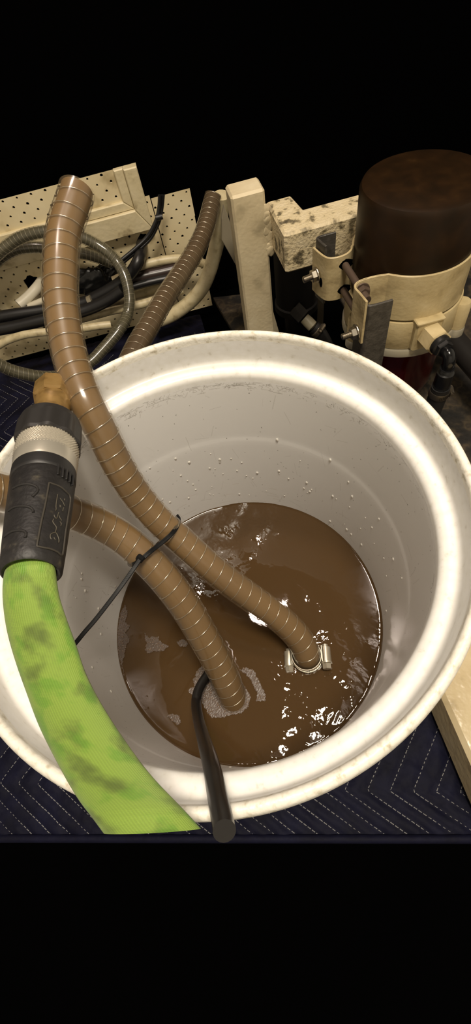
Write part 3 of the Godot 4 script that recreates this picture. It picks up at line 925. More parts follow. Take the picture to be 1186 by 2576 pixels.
	var rights := spline(PackedVector3Array([Vector3(-0.1431, 0.4909, -0.1903), Vector3(-0.1387, 0.4963, -0.1761), Vector3(-0.1352, 0.5, -0.1649), Vector3(-0.1358, 0.4967, -0.1557), Vector3(-0.1359, 0.4921, -0.1443), Vector3(-0.1337, 0.4864, -0.1292), Vector3(-0.1299, 0.4811, -0.1111), Vector3(-0.1262, 0.4773, -0.0932), Vector3(-0.1187, 0.4743, -0.073), Vector3(-0.1062, 0.4737, -0.049), Vector3(-0.0909, 0.4738, -0.0243), Vector3(-0.0729, 0.4752, -0.0017), Vector3(-0.0653, 0.4719, 0.0094)]), 0.004)
	var count := 110
	var srows := []
	for i in count:
		var f := i / float(count - 1)
		var a := at_len(lefts, f)
		var b := at_len(rights, f)
		var t2 := (at_len(lefts, minf(f + 0.01, 1.0)) + at_len(rights, minf(f + 0.01, 1.0)) - at_len(lefts, maxf(f - 0.01, 0.0)) - at_len(rights, maxf(f - 0.01, 0.0))).normalized()
		var wd := (b - a) * 0.5
		var nn := wd.normalized().cross(-t2).normalized()
		var ring := PackedVector3Array()
		for j in 40:
			var g := TAU * j / 40.0
			var th := lerpf(0.0125, 0.0065, smoothstep(0.0, 0.25, f))
			var s := sin(g)
			ring.append((a + b) * 0.5 + wd * cos(g) + nn * (th * signf(s) * pow(absf(s), 0.8) + 0.004 * smoothstep(0.0, 0.3, f) * (1.0 - cos(g) * cos(g))))
		srows.append(ring)
	st = S()
	grid(st, srows, true, 1.0, 1.0)
	fan(st, srows[0], true)
	fan(st, srows[srows.size() - 1])
	var gm := mat(Color.WHITE, 0.6)
	var tex := strap_textures()
	gm.albedo_texture = tex[0]
	gm.heightmap_enabled = true
	gm.heightmap_texture = tex[1]
	gm.heightmap_scale = 0.03
	gm.rim_enabled = true
	gm.rim = 0.3
	var sm := obj("flat_hose", st, gm)
	tag(sm, "bright green woven flat hose leaving the black coupling and hanging over the near rim", "hose")

func ring_of(r: float, y: float) -> PackedVector3Array:
	var out := PackedVector3Array()
	for j in 48: out.append(Vector3(r * cos(TAU * j / 48), y, -r * sin(TAU * j / 48)))
	return out

func axis_y(p: float) -> float:   # distance along the coupling of a ring on it, between two measured ends
	return 0.09399 + (p - 1000.0) * (-0.00067 + (p - 1000.0) * 0.000000504)

func at_len(p: PackedVector3Array, f: float) -> Vector3:
	var x := f * (p.size() - 1)
	var i := mini(int(x), p.size() - 2)
	return p[i].lerp(p[i + 1], x - i)

func strap_textures() -> Array:
	var w := 512
	var h := 2048
	var im := Image.create(w, h, true, Image.FORMAT_RGB8)
	var bm := Image.create(w, h, true, Image.FORMAT_L8)
	var n := FastNoiseLite.new()
	n.seed = 8
	n.frequency = 0.009
	n.fractal_octaves = 4
	var n2 := FastNoiseLite.new()
	n2.seed = 2
	n2.frequency = 0.02
	for y in h:
		for x in w:
			var top := 1.0 - smoothstep(0.0, 600.0, float(y))
			var wob := 16.0 * n2.get_noise_2d(x * 0.4, y * 0.5) * (0.03 + top)
			var warp := 0.5 + 0.5 * sin((x + wob) * TAU / 6.4)
			var weft := 0.5 + 0.5 * sin((y + 3.0 * n2.get_noise_2d(x * 0.5, y * 0.3)) * TAU / 3.6)
			var hgt := warp * (0.45 + 0.4 * top) + weft * (0.5 - 0.35 * top)
			var dirt := smoothstep(-0.1, 0.75, n.get_noise_2d(x * 0.8, y * 0.35))
			var c := rgb(138, 168, 64).lerp(rgb(86, 104, 40), dirt * 0.85)
			c = c.lerp(rgb(92, 148, 34), 0.5 * smoothstep(0.0, 0.5, n.get_noise_2d(x + 900.0, y * 0.4)))
			c = c.darkened(0.14 * (1.0 - hgt))
			im.set_pixel(x, y, c)
			bm.set_pixel(x, y, Color(hgt, hgt, hgt))
	im.generate_mipmaps()
	bm.generate_mipmaps()
	return [ImageTexture.create_from_image(im), ImageTexture.create_from_image(bm)]

func ribbon(st: SurfaceTool, path: PackedVector3Array, w: float, th: float, face: Vector3, teeth := 0.0) -> void:
	var rows := []
	for i in path.size():
		var t := (path[mini(i + 1, path.size() - 1)] - path[maxi(i - 1, 0)]).normalized()
		var side := t.cross(face).normalized()
		var n := side.cross(t).normalized()
		var k := th * (1.0 - teeth * (i % 2))
		var c := th * 0.3
		rows.append(PackedVector3Array([path[i] - side * w * 0.5, path[i] - side * w * 0.5 + n * (th - c), path[i] - side * (w * 0.5 - c) + n * th, path[i] - side * w * 0.25 + n * k, path[i] + side * w * 0.25 + n * k, path[i] + side * (w * 0.5 - c) + n * th, path[i] + side * w * 0.5 + n * (th - c), path[i] + side * w * 0.5]))
	grid(st, rows, true, 1.0, 1.0, true)
	fan(st, rows[0])
	fan(st, rows[rows.size() - 1], true)

func zip_tie() -> void:
	var t := thing("cable_tie", "black plastic cable tie binding the two suction hoses, its long tail sticking out", "cable tie")
	var m := mat(rgb(14, 14, 15), 0.45, 0.0, 0.3)
	var face := Vector3(0.0, 0.853, 0.522)
	var st := S()
	ribbon(st, spline(PackedVector3Array([Vector3(-0.0717, 0.3044, -0.3069), Vector3(-0.0691, 0.3131, -0.2962), Vector3(-0.0707, 0.3213, -0.2828), Vector3(-0.0775, 0.3261, -0.2716), Vector3(-0.0866, 0.3285, -0.2639), Vector3(-0.0962, 0.3312, -0.2569), Vector3(-0.1054, 0.3349, -0.2495), Vector3(-0.113, 0.3362, -0.244)]), 0.0011), 0.0052, 0.0013, face, 0.35)
	obj("strap", st, m, t)
	st = S()
	cbox(st, Vector3(0.0088, 0.0062, 0.0085), 0.0012, along(Vector3(-0.1156, 0.3382, -0.2434), Vector3(-0.016, 0.0066, 0.018), face))
	obj("head", st, m, t)
	st = S()
	ribbon(st, spline(PackedVector3Array([Vector3(-0.1169, 0.3354, -0.2446), Vector3(-0.1216, 0.3311, -0.2434), Vector3(-0.1287, 0.3227, -0.2468), Vector3(-0.1365, 0.3085, -0.2561), Vector3(-0.1399, 0.2989, -0.2653)]), 0.0011), 0.0052, 0.0013, face)
	obj("loop_end", st, m, t)
	st = S()
	ribbon(st, spline(PackedVector3Array([Vector3(-0.1157, 0.3402, -0.2409), Vector3(-0.1245, 0.3401, -0.2312), Vector3(-0.1426, 0.3378, -0.214), Vector3(-0.1675, 0.3405, -0.1877), Vector3(-0.1802, 0.3424, -0.1755), Vector3(-0.1918, 0.3436, -0.1641)]), 0.0011), 0.0046, 0.0013, face, 0.3)
	obj("tail", st, m, t)

# ---------- filter ----------
func filter() -> void:
	var t := thing("fuel_filter", "tall dark brown cylindrical filter with cream cast head and red bowl, behind the tub", "filter", FILTER)
	var st := S()
	lathe(st, round_cap(0.0895, 0.300, 0.438), 96)
	var body := stained([[0.0, rgb(24, 15, 5)], [0.5, rgb(33, 20, 7)], [0.82, rgb(40, 25, 9)], [1.0, rgb(50, 33, 14)]], 5.0, 0.01, 71, 0.42, 0.0, 0.03, 0.35)
	obj("canister", st, body, t)
	st = S()
	lathe(st, PackedVector2Array([Vector2(0.07, 0.222), Vector2(0.0955, 0.222), Vector2(0.0975, 0.226), Vector2(0.0965, 0.266), Vector2(0.095, 0.272), Vector2(0.07, 0.274)]), 96)
	var head := obj("cast_head", st, cache.cream_band, t)
	st = S()
	lathe(st, PackedVector2Array([Vector2(0.07, 0.2065), Vector2(0.098, 0.2065), Vector2(0.1, 0.208), Vector2(0.1, 0.219), Vector2(0.0985, 0.2215), Vector2(0.07, 0.2215)]), 96)
	obj("lower_flange", st, mat(rgb(168, 161, 142), 0.35, 0.3), t)
	for a: float in [48.0, 168.0, 288.0]:   # bolt lugs
		st = S()
		var d := Vector3(sin(deg_to_rad(a)), 0, cos(deg_to_rad(a)))
		lathe(st, PackedVector2Array([Vector2(0.0, 0.222), Vector2(0.0145, 0.222), Vector2(0.0145, 0.262), Vector2(0.012, 0.268), Vector2(0.0, 0.2685)]), 32, Transform3D(Basis(), d * 0.099))
		obj("bolt_lug", st, cache.cream_band, head)
		st = S()
		lathe(st, PackedVector2Array([Vector2(0.0, 0.2065), Vector2(0.0155, 0.2065), Vector2(0.0155, 0.2195), Vector2(0.014, 0.2215), Vector2(0.0, 0.2215)]), 32, Transform3D(Basis(), d * 0.099))
		obj("flange_lug", st, mat(rgb(168, 161, 142), 0.35, 0.3), head)
	# port pad facing the tub, with its hexagonal plug
	st = S()
	cbox(st, Vector3(0.046, 0.054, 0.024), 0.003, Transform3D(Basis(), Vector3(-0.0005, 0.2505, 0.0925)))
	cbox(st, Vector3(0.047, 0.005, 0.027), 0.0015, Transform3D(Basis(), Vector3(-0.0005, 0.2765, 0.0925)))
	obj("port_pad", st, cache.cream_band, head)
	var ax := Vector3(0.12, -0.02, 1.0).normalized()
	st = S()
	hexprism(st, 0.0215, 0.030, along(Vector3(0.003, 0.252, 0.100), ax), 6, 0.2)
	obj("hex_plug", st, cache.cream_band, t)
	st = S()
	lathe(st, PackedVector2Array([Vector2(0.067, 0.06), Vector2(0.080, 0.075), Vector2(0.083, 0.10), Vector2(0.084, 0.2065)]), 72)
	var red := mat(rgb(58, 10, 8), 0.12)
	obj("red_bowl", st, red, t)
	st = S()
	lathe(st, PackedVector2Array([Vector2(0.0, 0.012), Vector2(0.05, 0.012), Vector2(0.052, 0.02), Vector2(0.067, 0.061), Vector2(0.0, 0.062)]), 48)
	obj("drain_base", st, cache.black, t)

	# elbow and the hose below it
	var p := FILTER + Vector3(0.003, 0.252, 0.100) + ax * 0.030
	var el := thing("elbow_fitting", "black plastic elbow fitting screwed into the filter's cream hexagonal plug", "fitting", p)
	st = S()
	lathe(st, PackedVector2Array([Vector2(0.0, 0.0), Vector2(0.0165, 0.0), Vector2(0.0168, 0.002), Vector2(0.0162, 0.008), Vector2(0.0135, 0.010), Vector2(0.0, 0.010)]), 36, along(Vector3.ZERO, ax))
	obj("seal_ring", st, cache.black, el)
	st = S()
	hexprism(st, 0.0145, 0.009, along(ax * 0.008, ax), 6, 0.4)
	obj("hex_collar", st, cache.black, el)
	st = S()
	var c0 := ax * 0.016
	tube(st, spline(PackedVector3Array([c0, c0 + ax * 0.008, c0 + ax * 0.014 + Vector3(0, -0.004, 0), c0 + ax * 0.017 + Vector3(0, -0.012, 0), c0 + ax * 0.017 + Vector3(0, -0.026, 0)]), 0.002), 0.0098, 8)
	obj("bend", st, mat(rgb(18, 18, 19), 0.16), el)
	var dn := p + c0 + ax * 0.017 + Vector3(0, -0.026, 0)
	st = S()
	var pr := PackedVector2Array([Vector2(0, 0.004)])
	for k in 4:
		pr.append(Vector2(0.0118, 0.004 - k * 0.0022))
		pr.append(Vector2(0.0108, 0.003 - k * 0.0022))
	pr.append(Vector2(0.0135, -0.006))
	pr.append(Vector2(0.0138, -0.034))
	pr.append(Vector2(0.0125, -0.037))
	pr.append(Vector2(0.0, -0.037))
	pr.reverse()
	lathe(st, pr, 32, Transform3D(Basis(), dn - p))
	obj("barrel", st, mat(rgb(20, 20, 21), 0.3), el)
	pipe("rubber_hose", "black rubber hose hanging straight down from the filter's elbow fitting", "hose", PackedVector3Array([dn + Vector3(0, -0.036, 0), dn + Vector3(0, -0.06, 0), dn + Vector3(-0.004, -0.10, 0.004), dn + Vector3(-0.012, -0.15, 0.02)]), 0.0155, mat(rgb(24, 23, 23), 0.5))
	hose_clamp("dull steel hose clamp round the black hose under the filter's elbow", dn + Vector3(0, -0.05, 0), Vector3(0.02, 1, 0), 0.0158, Vector3(1, 0, 0.3), mat(rgb(120, 112, 100), 0.35, 0.9), "", 0.012, 0.9)

func round_cap(r: float, y0: float, y1: float) -> PackedVector2Array:
	return PackedVector2Array([Vector2(r - 0.004, y0), Vector2(r, y0 + 0.004), Vector2(r, y1 - 0.008), Vector2(r - 0.003, y1 - 0.002), Vector2(r - 0.009, y1), Vector2(0.0, y1)])

func arc_line(a0: float, a1: float, r: float) -> PackedVector2Array:   # angles from +z towards +x, in degrees
	var out := PackedVector2Array()
	for k in 33:
		var a := deg_to_rad(lerpf(a0, a1, k / 32.0))
		out.append(Vector2(FILTER.x + r * sin(a), FILTER.z + r * cos(a)))
	return out

func smooth2(p: PackedVector2Array, step := 0.002) -> PackedVector2Array:
	var v := PackedVector3Array()
	for q in p: v.append(Vector3(q.x, 0, q.y))
	var out := PackedVector2Array()
	for q in spline(v, step): out.append(Vector2(q.x, q.z))
	return out

# ---------- the two clamp halves, their bolts and studs ----------
func clamps() -> void:
	var y0 := 0.2755
	var y1 := 0.351
	var t := thing("clamp_band", "cream half clamp round the filter's front, bent into an ear by the grey angle iron", "clamp")
	var st := S()
	var line := PackedVector2Array([Vector2(0.2610, -0.5480), Vector2(0.2590, -0.5700), Vector2(0.2575, -0.5830), Vector2(0.2600, -0.5915), Vector2(0.2665, -0.5965), Vector2(0.2750, -0.5985), Vector2(0.2850, -0.5990), Vector2(0.2960, -0.5985)])
	line = smooth2(line)
	var arc := arc_line(-46.0, 84.0, 0.0915)
	line = smooth2(PackedVector2Array([line[line.size() - 1], Vector2(0.3045, -0.5960), arc[1]]), 0.003).duplicate() if false else line
	for q in arc: line.append(q)
	sheet(st, line, 0.0036, y0, y1)
	obj("band", st, cache.cream_band, t)
	t = thing("clamp_band", "cream half clamp behind the filter, its holed ear against the rough cream block", "clamp")
	st = S()
	var rl := smooth2(PackedVector2Array([Vector2(0.2340, -0.7120), Vector2(0.2375, -0.6950), Vector2(0.2420, -0.6800), Vector2(0.2470, -0.6725), Vector2(0.2550, -0.6695), Vector2(0.2650, -0.6690), Vector2(0.2760, -0.6720), Vector2(0.2850, -0.6790), Vector2(0.2900, -0.6880)]))
	for q in arc_line(-110.0, -196.0, 0.0915): rl.append(q)
	sheet(st, rl, 0.0036, y0, y1)
	obj("band", st, cache.cream_band, t)
	var slot := S()   # the slotted hole beside the bolt
	blob(slot, Vector3(0.2388, 0.304, -0.6845), Vector3(0.0019, 0.0085, 0.0042), 0.0, 1, 1.0, 10, Basis(Vector3.UP, 0.2))
	obj("slot", slot, cache.void_black, t)
	# angle irons
	t = thing("angle_iron", "grey steel angle iron bolted to the front clamp's ear, reaching down behind the tub rim", "bracket")
	st = S()
	sheet(st, smooth2(PackedVector2Array([Vector2(0.2645, -0.5850), Vector2(0.2650, -0.5600), Vector2(0.2665, -0.5530), Vector2(0.2710, -0.5510), Vector2(0.2850, -0.5510), Vector2(0.3030, -0.5515)]), 0.0015), 0.004, 0.06, 0.3400)
	obj("angle", st, cache.grey_angle, t)
	t = thing("angle_iron", "grey angle iron between the rear clamp ear and the rough cream block", "bracket")
	st = S()
	sheet(st, smooth2(PackedVector2Array([Vector2(0.2455, -0.6840), Vector2(0.2405, -0.7080), Vector2(0.2405, -0.7120), Vector2(0.2450, -0.7145), Vector2(0.2560, -0.7150), Vector2(0.2720, -0.7150)]), 0.0015), 0.004, 0.262, 0.3640)
	obj("angle", st, cache.grey_angle, t)
	# bolts through the ears
	bolt("hex_bolt", "plated nut and threaded bolt end on the rear clamp ear, under the cream block", Vector3(0.2350, 0.312, -0.6960), Vector3(-1, -0.05, 0.12), 0.0098, 0.0085, 0.014, cache.steel, "plated bolts of the filter clamp")
	bolt("hex_bolt", "plated nut and threaded bolt end on the front clamp ear, beside the grey angle iron", Vector3(0.2572, 0.2880, -0.5630), Vector3(-1, -0.05, 0.05), 0.0098, 0.0085, 0.014, cache.steel, "plated bolts of the filter clamp")
	# rusty studs that pull the halves together
	for k in 2:
		var y: float = [0.3345, 0.291][k]
		var s := thing("clamp_stud", ["upper rusty brown stud joining the two clamp ears, with nut", "lower rusty brown stud joining the two clamp ears"][k], "bolt", Vector3(0.2725, y, -0.6700), "rusty clamp studs")
		var a := S()
		tube(a, PackedVector3Array([Vector3(0, 0, -0.006), Vector3(0.0, 0.0, 0.04), Vector3(0.0, 0.0, 0.0995)]), 0.0058, 16)
		obj("rod", a, cache.rust, s)
		var b := S()
		lathe(b, PackedVector2Array([Vector2(0, 0), Vector2(0.0125, 0), Vector2(0.0128, 0.001), Vector2(0.0122, 0.002), Vector2(0, 0.002)]), 32, along(Vector3(0, 0, 0.0745), Vector3(0, 0, 1)))
		hexprism(b, 0.0108, 0.009, along(Vector3(0, 0, 0.0765), Vector3(0, 0, 1)), 6, 0.5)
		obj("nut", b, cache.rust, s)
		var hs := S()
		blob(hs, Vector3(0.0015, 0.001, 0.0022), Vector3(0.0125, 0.0082, 0.0016), 0.25, 3, 120.0, 10)
		obj("slot", hs, cache.void_black, s)

# ---------- post, block, bulkhead ----------
func bulkhead() -> void:
	var st := S()
	cbox(st, Vector3(0.0605, 0.390, 0.05), 0.004, Transform3D(Basis(), Vector3(0.1612, 0.195, -0.875)))
	var post := obj("steel_post", st, cache.cream)
	tag(post, "upright cream painted steel post standing behind the tub's far rim", "post")
	var pw := S()   # weld beads where the block meets the post
	var rng := RandomNumberGenerator.new()
	rng.seed = 6
	for k in 9:
		blob(pw, Vector3(0.1915 + rng.randf_range(-0.003, 0.002), 0.282 + k * 0.009, -0.8515), Vector3(rng.randf_range(0.005, 0.009), 0.011, rng.randf_range(0.0015, 0.003)), 0.6, k, 70.0, 10)
	obj("weld_bead", pw, cache.cream, post)
	st = S()
	prism(st, PackedVector2Array([Vector2(0, 0), Vector2(0.032, 0), Vector2(0.0, 0.175)]), 0.006, Transform3D(Basis(), Vector3(0.189, 0.0, -0.886)), 0.001)
	obj("gusset", st, cache.cream, post)
	st = S()
	var poly := PackedVector2Array([Vector2(0.1995, 0.7670), Vector2(0.2045, 0.7640), Vector2(0.355, 0.7665), Vector2(0.355, 0.828), Vector2(0.2535, 0.8275), Vector2(0.2470, 0.884), Vector2(0.1995, 0.884)])
	prism(st, poly, 0.0698, Transform3D(Basis(Vector3.RIGHT, Vector3(0, 0, -1), Vector3.UP), Vector3(0, 0.2830, 0)), 0.004)
	var block := obj("mounting_block", st, cache.cream_rough)
	tag(block, "thick chipped cream mounting block welded to the post, reaching behind the filter", "block")
	# bulkhead of perforated sheet
	var panel := stained([[0.0, rgb(170, 152, 112)], [0.3, rgb(220, 204, 164)], [0.7, rgb(228, 214, 176)], [1.0, rgb(232, 218, 182)]], 1.6, 0.01, 81, 0.6)
	var t := thing("perforated_panel", "cream perforated sheet at the bulkhead's left, with two broken holes for the pipes and cable", "panel")
	st = S()
	perforated(st, -0.62, -0.0035, 0.0, 0.300, -1.15, [Vector3(-0.3339, 0.1898, 0.0185), Vector3(-0.0509, 0.2065, 0.0145)], func(_c): return true)
	obj("sheet", st, panel, t)
	t = thing("perforated_panel", "small cream perforated sheet with a clipped corner, between the hatch and the cream post", "panel")
	st = S()
	perforated(st, -0.0015, 0.088, 0.0, 0.293, -1.15, [], func(c): return c.x < 0.083 or (c.y > 0.235))
	obj("sheet", st, panel, t)
	t = thing("hatch", "cream wooden framed hatch with mitred corner and perforated sheet inside, on the bulkhead", "hatch")
	st = S()
	perforated(st, -0.62, -0.062, 0.303, 0.366, -1.143, [], func(_c): return true)
	obj("sheet", st, panel, t)
	var wood := stained([[0.0, rgb(140, 124, 92)], [0.3, rgb(206, 192, 154)], [1.0, rgb(220, 207, 172)]], 2.5, 0.012, 83, 0.5, 0.04, 0.06)
	var z := Transform3D(Basis(), Vector3(0, 0, -1.149))
	st = S()
	prism(st, PackedVector2Array([Vector2(-0.62, 0.236), Vector2(-0.0137, 0.2405), Vector2(-0.0424, 0.2868), Vector2(-0.62, 0.2868)]), 0.022, z, 0.002)
	obj("bottom_rail", st, wood, t)
	st = S()
	prism(st, PackedVector2Array([Vector2(-0.0134, 0.2410), Vector2(-0.0134, 0.366), Vector2(-0.0421, 0.366), Vector2(-0.0421, 0.2873)]), 0.022, z, 0.002)
	obj("side_rail", st, wood, t)
	st = S()
	prism(st, PackedVector2Array([Vector2(-0.62, 0.2872), Vector2(-0.0428, 0.2872), Vector2(-0.0630, 0.3055), Vector2(-0.62, 0.3055)]), 0.014, z, 0.002)
	obj("inner_moulding", st, wood, t)
	st = S()
	prism(st, PackedVector2Array([Vector2(-0.0425, 0.2876), Vector2(-0.0425, 0.366), Vector2(-0.0628, 0.366), Vector2(-0.0628, 0.3060)]), 0.014, z, 0.002)
	obj("inner_moulding", st, wood, t)

# ---------- pipes, cables and clutter in front of the bulkhead ----------
func pipes_and_cables() -> void:
	var g := "cream pipes along the bulkhead"
	var gb := "black conduits along the bulkhead"
	pipe("cream_pipe", "cream pipe just under the bulkhead's perforated corner, passing behind the dark hose", "pipe", PackedVector3Array([Vector3(-0.1398, 0.1702, -1.09), Vector3(-0.1022, 0.1777, -1.09), Vector3(-0.068, 0.1866, -1.09), Vector3(-0.0331, 0.1876, -1.09), Vector3(0.0006, 0.1849, -1.09), Vector3(0.0271, 0.1799, -1.09), Vector3(0.0557, 0.1683, -1.09), Vector3(0.0841, 0.1523, -1.09)]), 0.0098, cache.cream_pipe, g)
	pipe("cream_hose", "smooth dull cream hose curving down beside the dark brown hose to the floor", "hose", PackedVector3Array([Vector3(0.14, 0.3189, -1.025), Vector3(0.1362, 0.2935, -1.03), Vector3(0.1283, 0.2591, -1.035), Vector3(0.1185, 0.226, -1.04), Vector3(0.1036, 0.1889, -1.045), Vector3(0.0865, 0.156, -1.045), Vector3(0.0625, 0.1229, -1.045), Vector3(0.0323, 0.0993, -1.045), Vector3(-0.0006, 0.0832, -1.045), Vector3(-0.0328, 0.0725, -1.045), Vector3(-0.0712, 0.0675, -1.045)]), 0.0165, cache.cream_pipe)
	pipe("cream_pipe", "cream pipe with a dark clip, second up from the blanket behind the loop of hose", "pipe", PackedVector3Array([Vector3(-0.2983, 0.1241, -1.05), Vector3(-0.2625, 0.1245, -1.05), Vector3(-0.2415, 0.1238, -1.05), Vector3(-0.206, 0.1235, -1.05), Vector3(-0.1633, 0.1235, -1.05), Vector3(-0.1288, 0.1204, -1.05), Vector3(-0.0718, 0.1201, -1.05), Vector3(-0.0277, 0.1246, -1.05), Vector3(0.0161, 0.1291, -1.05)]), 0.0098, cache.cream_pipe, g)
	pipe("cream_pipe", "cream pipe crossing behind the others, seen through the loop of hose", "pipe", PackedVector3Array([Vector3(-0.2222, 0.1139, -1.09), Vector3(-0.1926, 0.1148, -1.09), Vector3(-0.1431, 0.1202, -1.09), Vector3(-0.1026, 0.1218, -1.09), Vector3(-0.0699, 0.1218, -1.09), Vector3(-0.0315, 0.1292, -1.09)]), 0.0105, cache.cream_pipe, g)
	pipe("cream_pipe", "cream pipe lowest against the dark blanket, under the black conduits", "pipe", PackedVector3Array([Vector3(-0.4575, 0.1378, -1), Vector3(-0.4324, 0.1453, -1), Vector3(-0.4088, 0.1507, -1), Vector3(-0.3669, 0.1526, -1), Vector3(-0.3196, 0.1455, -1), Vector3(-0.282, 0.1383, -1), Vector3(-0.2472, 0.1316, -1), Vector3(-0.2044, 0.1265, -1), Vector3(-0.1717, 0.1213, -1)]), 0.0088, cache.cream_pipe, g)
	pipe("pipe_sleeve", "short white pipe sleeve poking out of the bulkhead's round hole", "pipe", PackedVector3Array([Vector3(-0.3115, 0.1817, -1.15), Vector3(-0.3232, 0.1847, -1.12), Vector3(-0.3467, 0.1778, -1.105), Vector3(-0.3736, 0.1727, -1.09)]), 0.0120, mat(rgb(222, 214, 194), 0.45), g)
	pipe("cream_pipe", "thin white pipe end beside the pipe sleeve, above the black conduits", "pipe", PackedVector3Array([Vector3(-0.3543, 0.1633, -1.09), Vector3(-0.3337, 0.1657, -1.09), Vector3(-0.3111, 0.1686, -1.09), Vector3(-0.2755, 0.1697, -1.09)]), 0.0075, mat(rgb(214, 205, 182), 0.45), g)
	var blk := mat(rgb(26, 25, 25), 0.36)
	pipe("black_conduit", "upper black conduit running under the pipe sleeve and rising through the loop of hose", "conduit", PackedVector3Array([Vector3(-0.459, 0.1751, -1.06), Vector3(-0.4318, 0.1746, -1.06), Vector3(-0.386, 0.1706, -1.06), Vector3(-0.318, 0.162, -1.06), Vector3(-0.2346, 0.1544, -1.06), Vector3(-0.1866, 0.1608, -1.06), Vector3(-0.1288, 0.1761, -1.06), Vector3(-0.0939, 0.1927, -1.06), Vector3(-0.0692, 0.2131, -1.06), Vector3(-0.0561, 0.2181, -1.09), Vector3(-0.0517, 0.2075, -1.14), Vector3(-0.0526, 0.1866, -1.19)]), 0.0135, blk, gb)
	pipe("black_conduit", "lower black conduit lying along the cream pipes beside the blanket", "conduit", PackedVector3Array([Vector3(-0.4632, 0.1649, -1.03), Vector3(-0.4366, 0.1638, -1.03), Vector3(-0.3843, 0.1595, -1.03), Vector3(-0.3204, 0.1573, -1.03), Vector3(-0.2735, 0.1548, -1.03), Vector3(-0.2222, 0.1541, -1.03), Vector3(-0.1785, 0.16, -1.03), Vector3(-0.1481, 0.1678, -1.03), Vector3(-0.1206, 0.1779, -1.03)]), 0.0135, blk, gb)
	pipe("black_conduit", "dark brown glossy conduit seen between the loop of hose and the dark hose", "conduit", PackedVector3Array([Vector3(-0.1145, 0.1655, -1.08), Vector3(-0.0861, 0.1667, -1.08), Vector3(-0.0584, 0.1659, -1.08), Vector3(-0.0136, 0.1637, -1.08), Vector3(0.0282, 0.163, -1.08)]), 0.0150, mat(rgb(48, 36, 32), 0.3), gb)
	pipe("black_conduit", "thin black conduit below the dark brown one, left of the dark hose", "conduit", PackedVector3Array([Vector3(-0.1112, 0.1604, -1.06), Vector3(-0.0796, 0.1614, -1.06), Vector3(-0.0485, 0.161, -1.06), Vector3(-0.0074, 0.1587, -1.06)]), 0.0085, blk, gb)
	# label ring on the upper conduit
	var rl := S()
	tube(rl, PackedVector3Array([Vector3(-0.2071, 0.1585, -1.045), Vector3(-0.1974, 0.1602, -1.045)]), 0.0158, 20)
	tag(obj("cable_marker", rl, mat(rgb(120, 112, 92), 0.5)), "pale marker ring round the upper black conduit", "marker")
	for k in 2:
		var pts: PackedVector3Array = [PackedVector3Array([Vector3(0.0189, 0.316, -1.1), Vector3(0.0104, 0.2929, -1.1), Vector3(-0.0038, 0.271, -1.095), Vector3(-0.0299, 0.248, -1.09), Vector3(-0.0653, 0.2338, -1.08), Vector3(-0.1017, 0.2228, -1.07), Vector3(-0.1326, 0.2134, -1.06)]), PackedVector3Array([Vector3(0.0254, 0.3124, -1.105), Vector3(0.0161, 0.2894, -1.105), Vector3(0.0029, 0.267, -1.1), Vector3(-0.0239, 0.2409, -1.095), Vector3(-0.0549, 0.2285, -1.085), Vector3(-0.093, 0.2178, -1.075), Vector3(-0.1247, 0.2079, -1.06)])][k]
		pipe("black_wire", ["black cable coming down past the hatch corner, the one nearer the hatch", "black cable coming down past the hatch corner, the one nearer the cream post"][k], "cable", pts, 0.0042, cache.black, "cables past the hatch corner")
	var tie := S()
	tube(tie, PackedVector3Array([Vector3(-0.0022, 0.2762, -1.095), Vector3(0.0128, 0.2772, -1.095)]), 0.0062, 10)
	tag(obj("cable_tie", tie, cache.black), "small black cable tie round the pair of cables by the hatch corner", "cable tie")
	# wrinkled black plastic sheet
	var bag := S()
	blob(bag, Vector3(-0.1816, 0.1638, -1.12), Vector3(0.058, 0.036, 0.019), 0.5, 14, 26.0, 28)
	tag(obj("plastic_bag", bag, mat(rgb(20, 20, 20), 0.25)), "crumpled shiny black plastic bag stuffed behind the loop of hose", "bag")
	# slanting flat bar behind the post
	var fb := S()
	prism(fb, PackedVector2Array([Vector2(0.1369, 0.3145), Vector2(0.1411, 0.3001), Vector2(0.1585, 0.1987), Vector2(0.1524, 0.1674), Vector2(0.1219, 0.2498), Vector2(0.1285, 0.2923)]), 0.012, Transform3D(Basis(), Vector3(0, 0, -1.0)), 0.001)
	tag(obj("flat_bar", fb, mat(rgb(150, 140, 118), 0.6)), "dull flat bar slanting down behind the cream post, beside the cream hose", "bar")

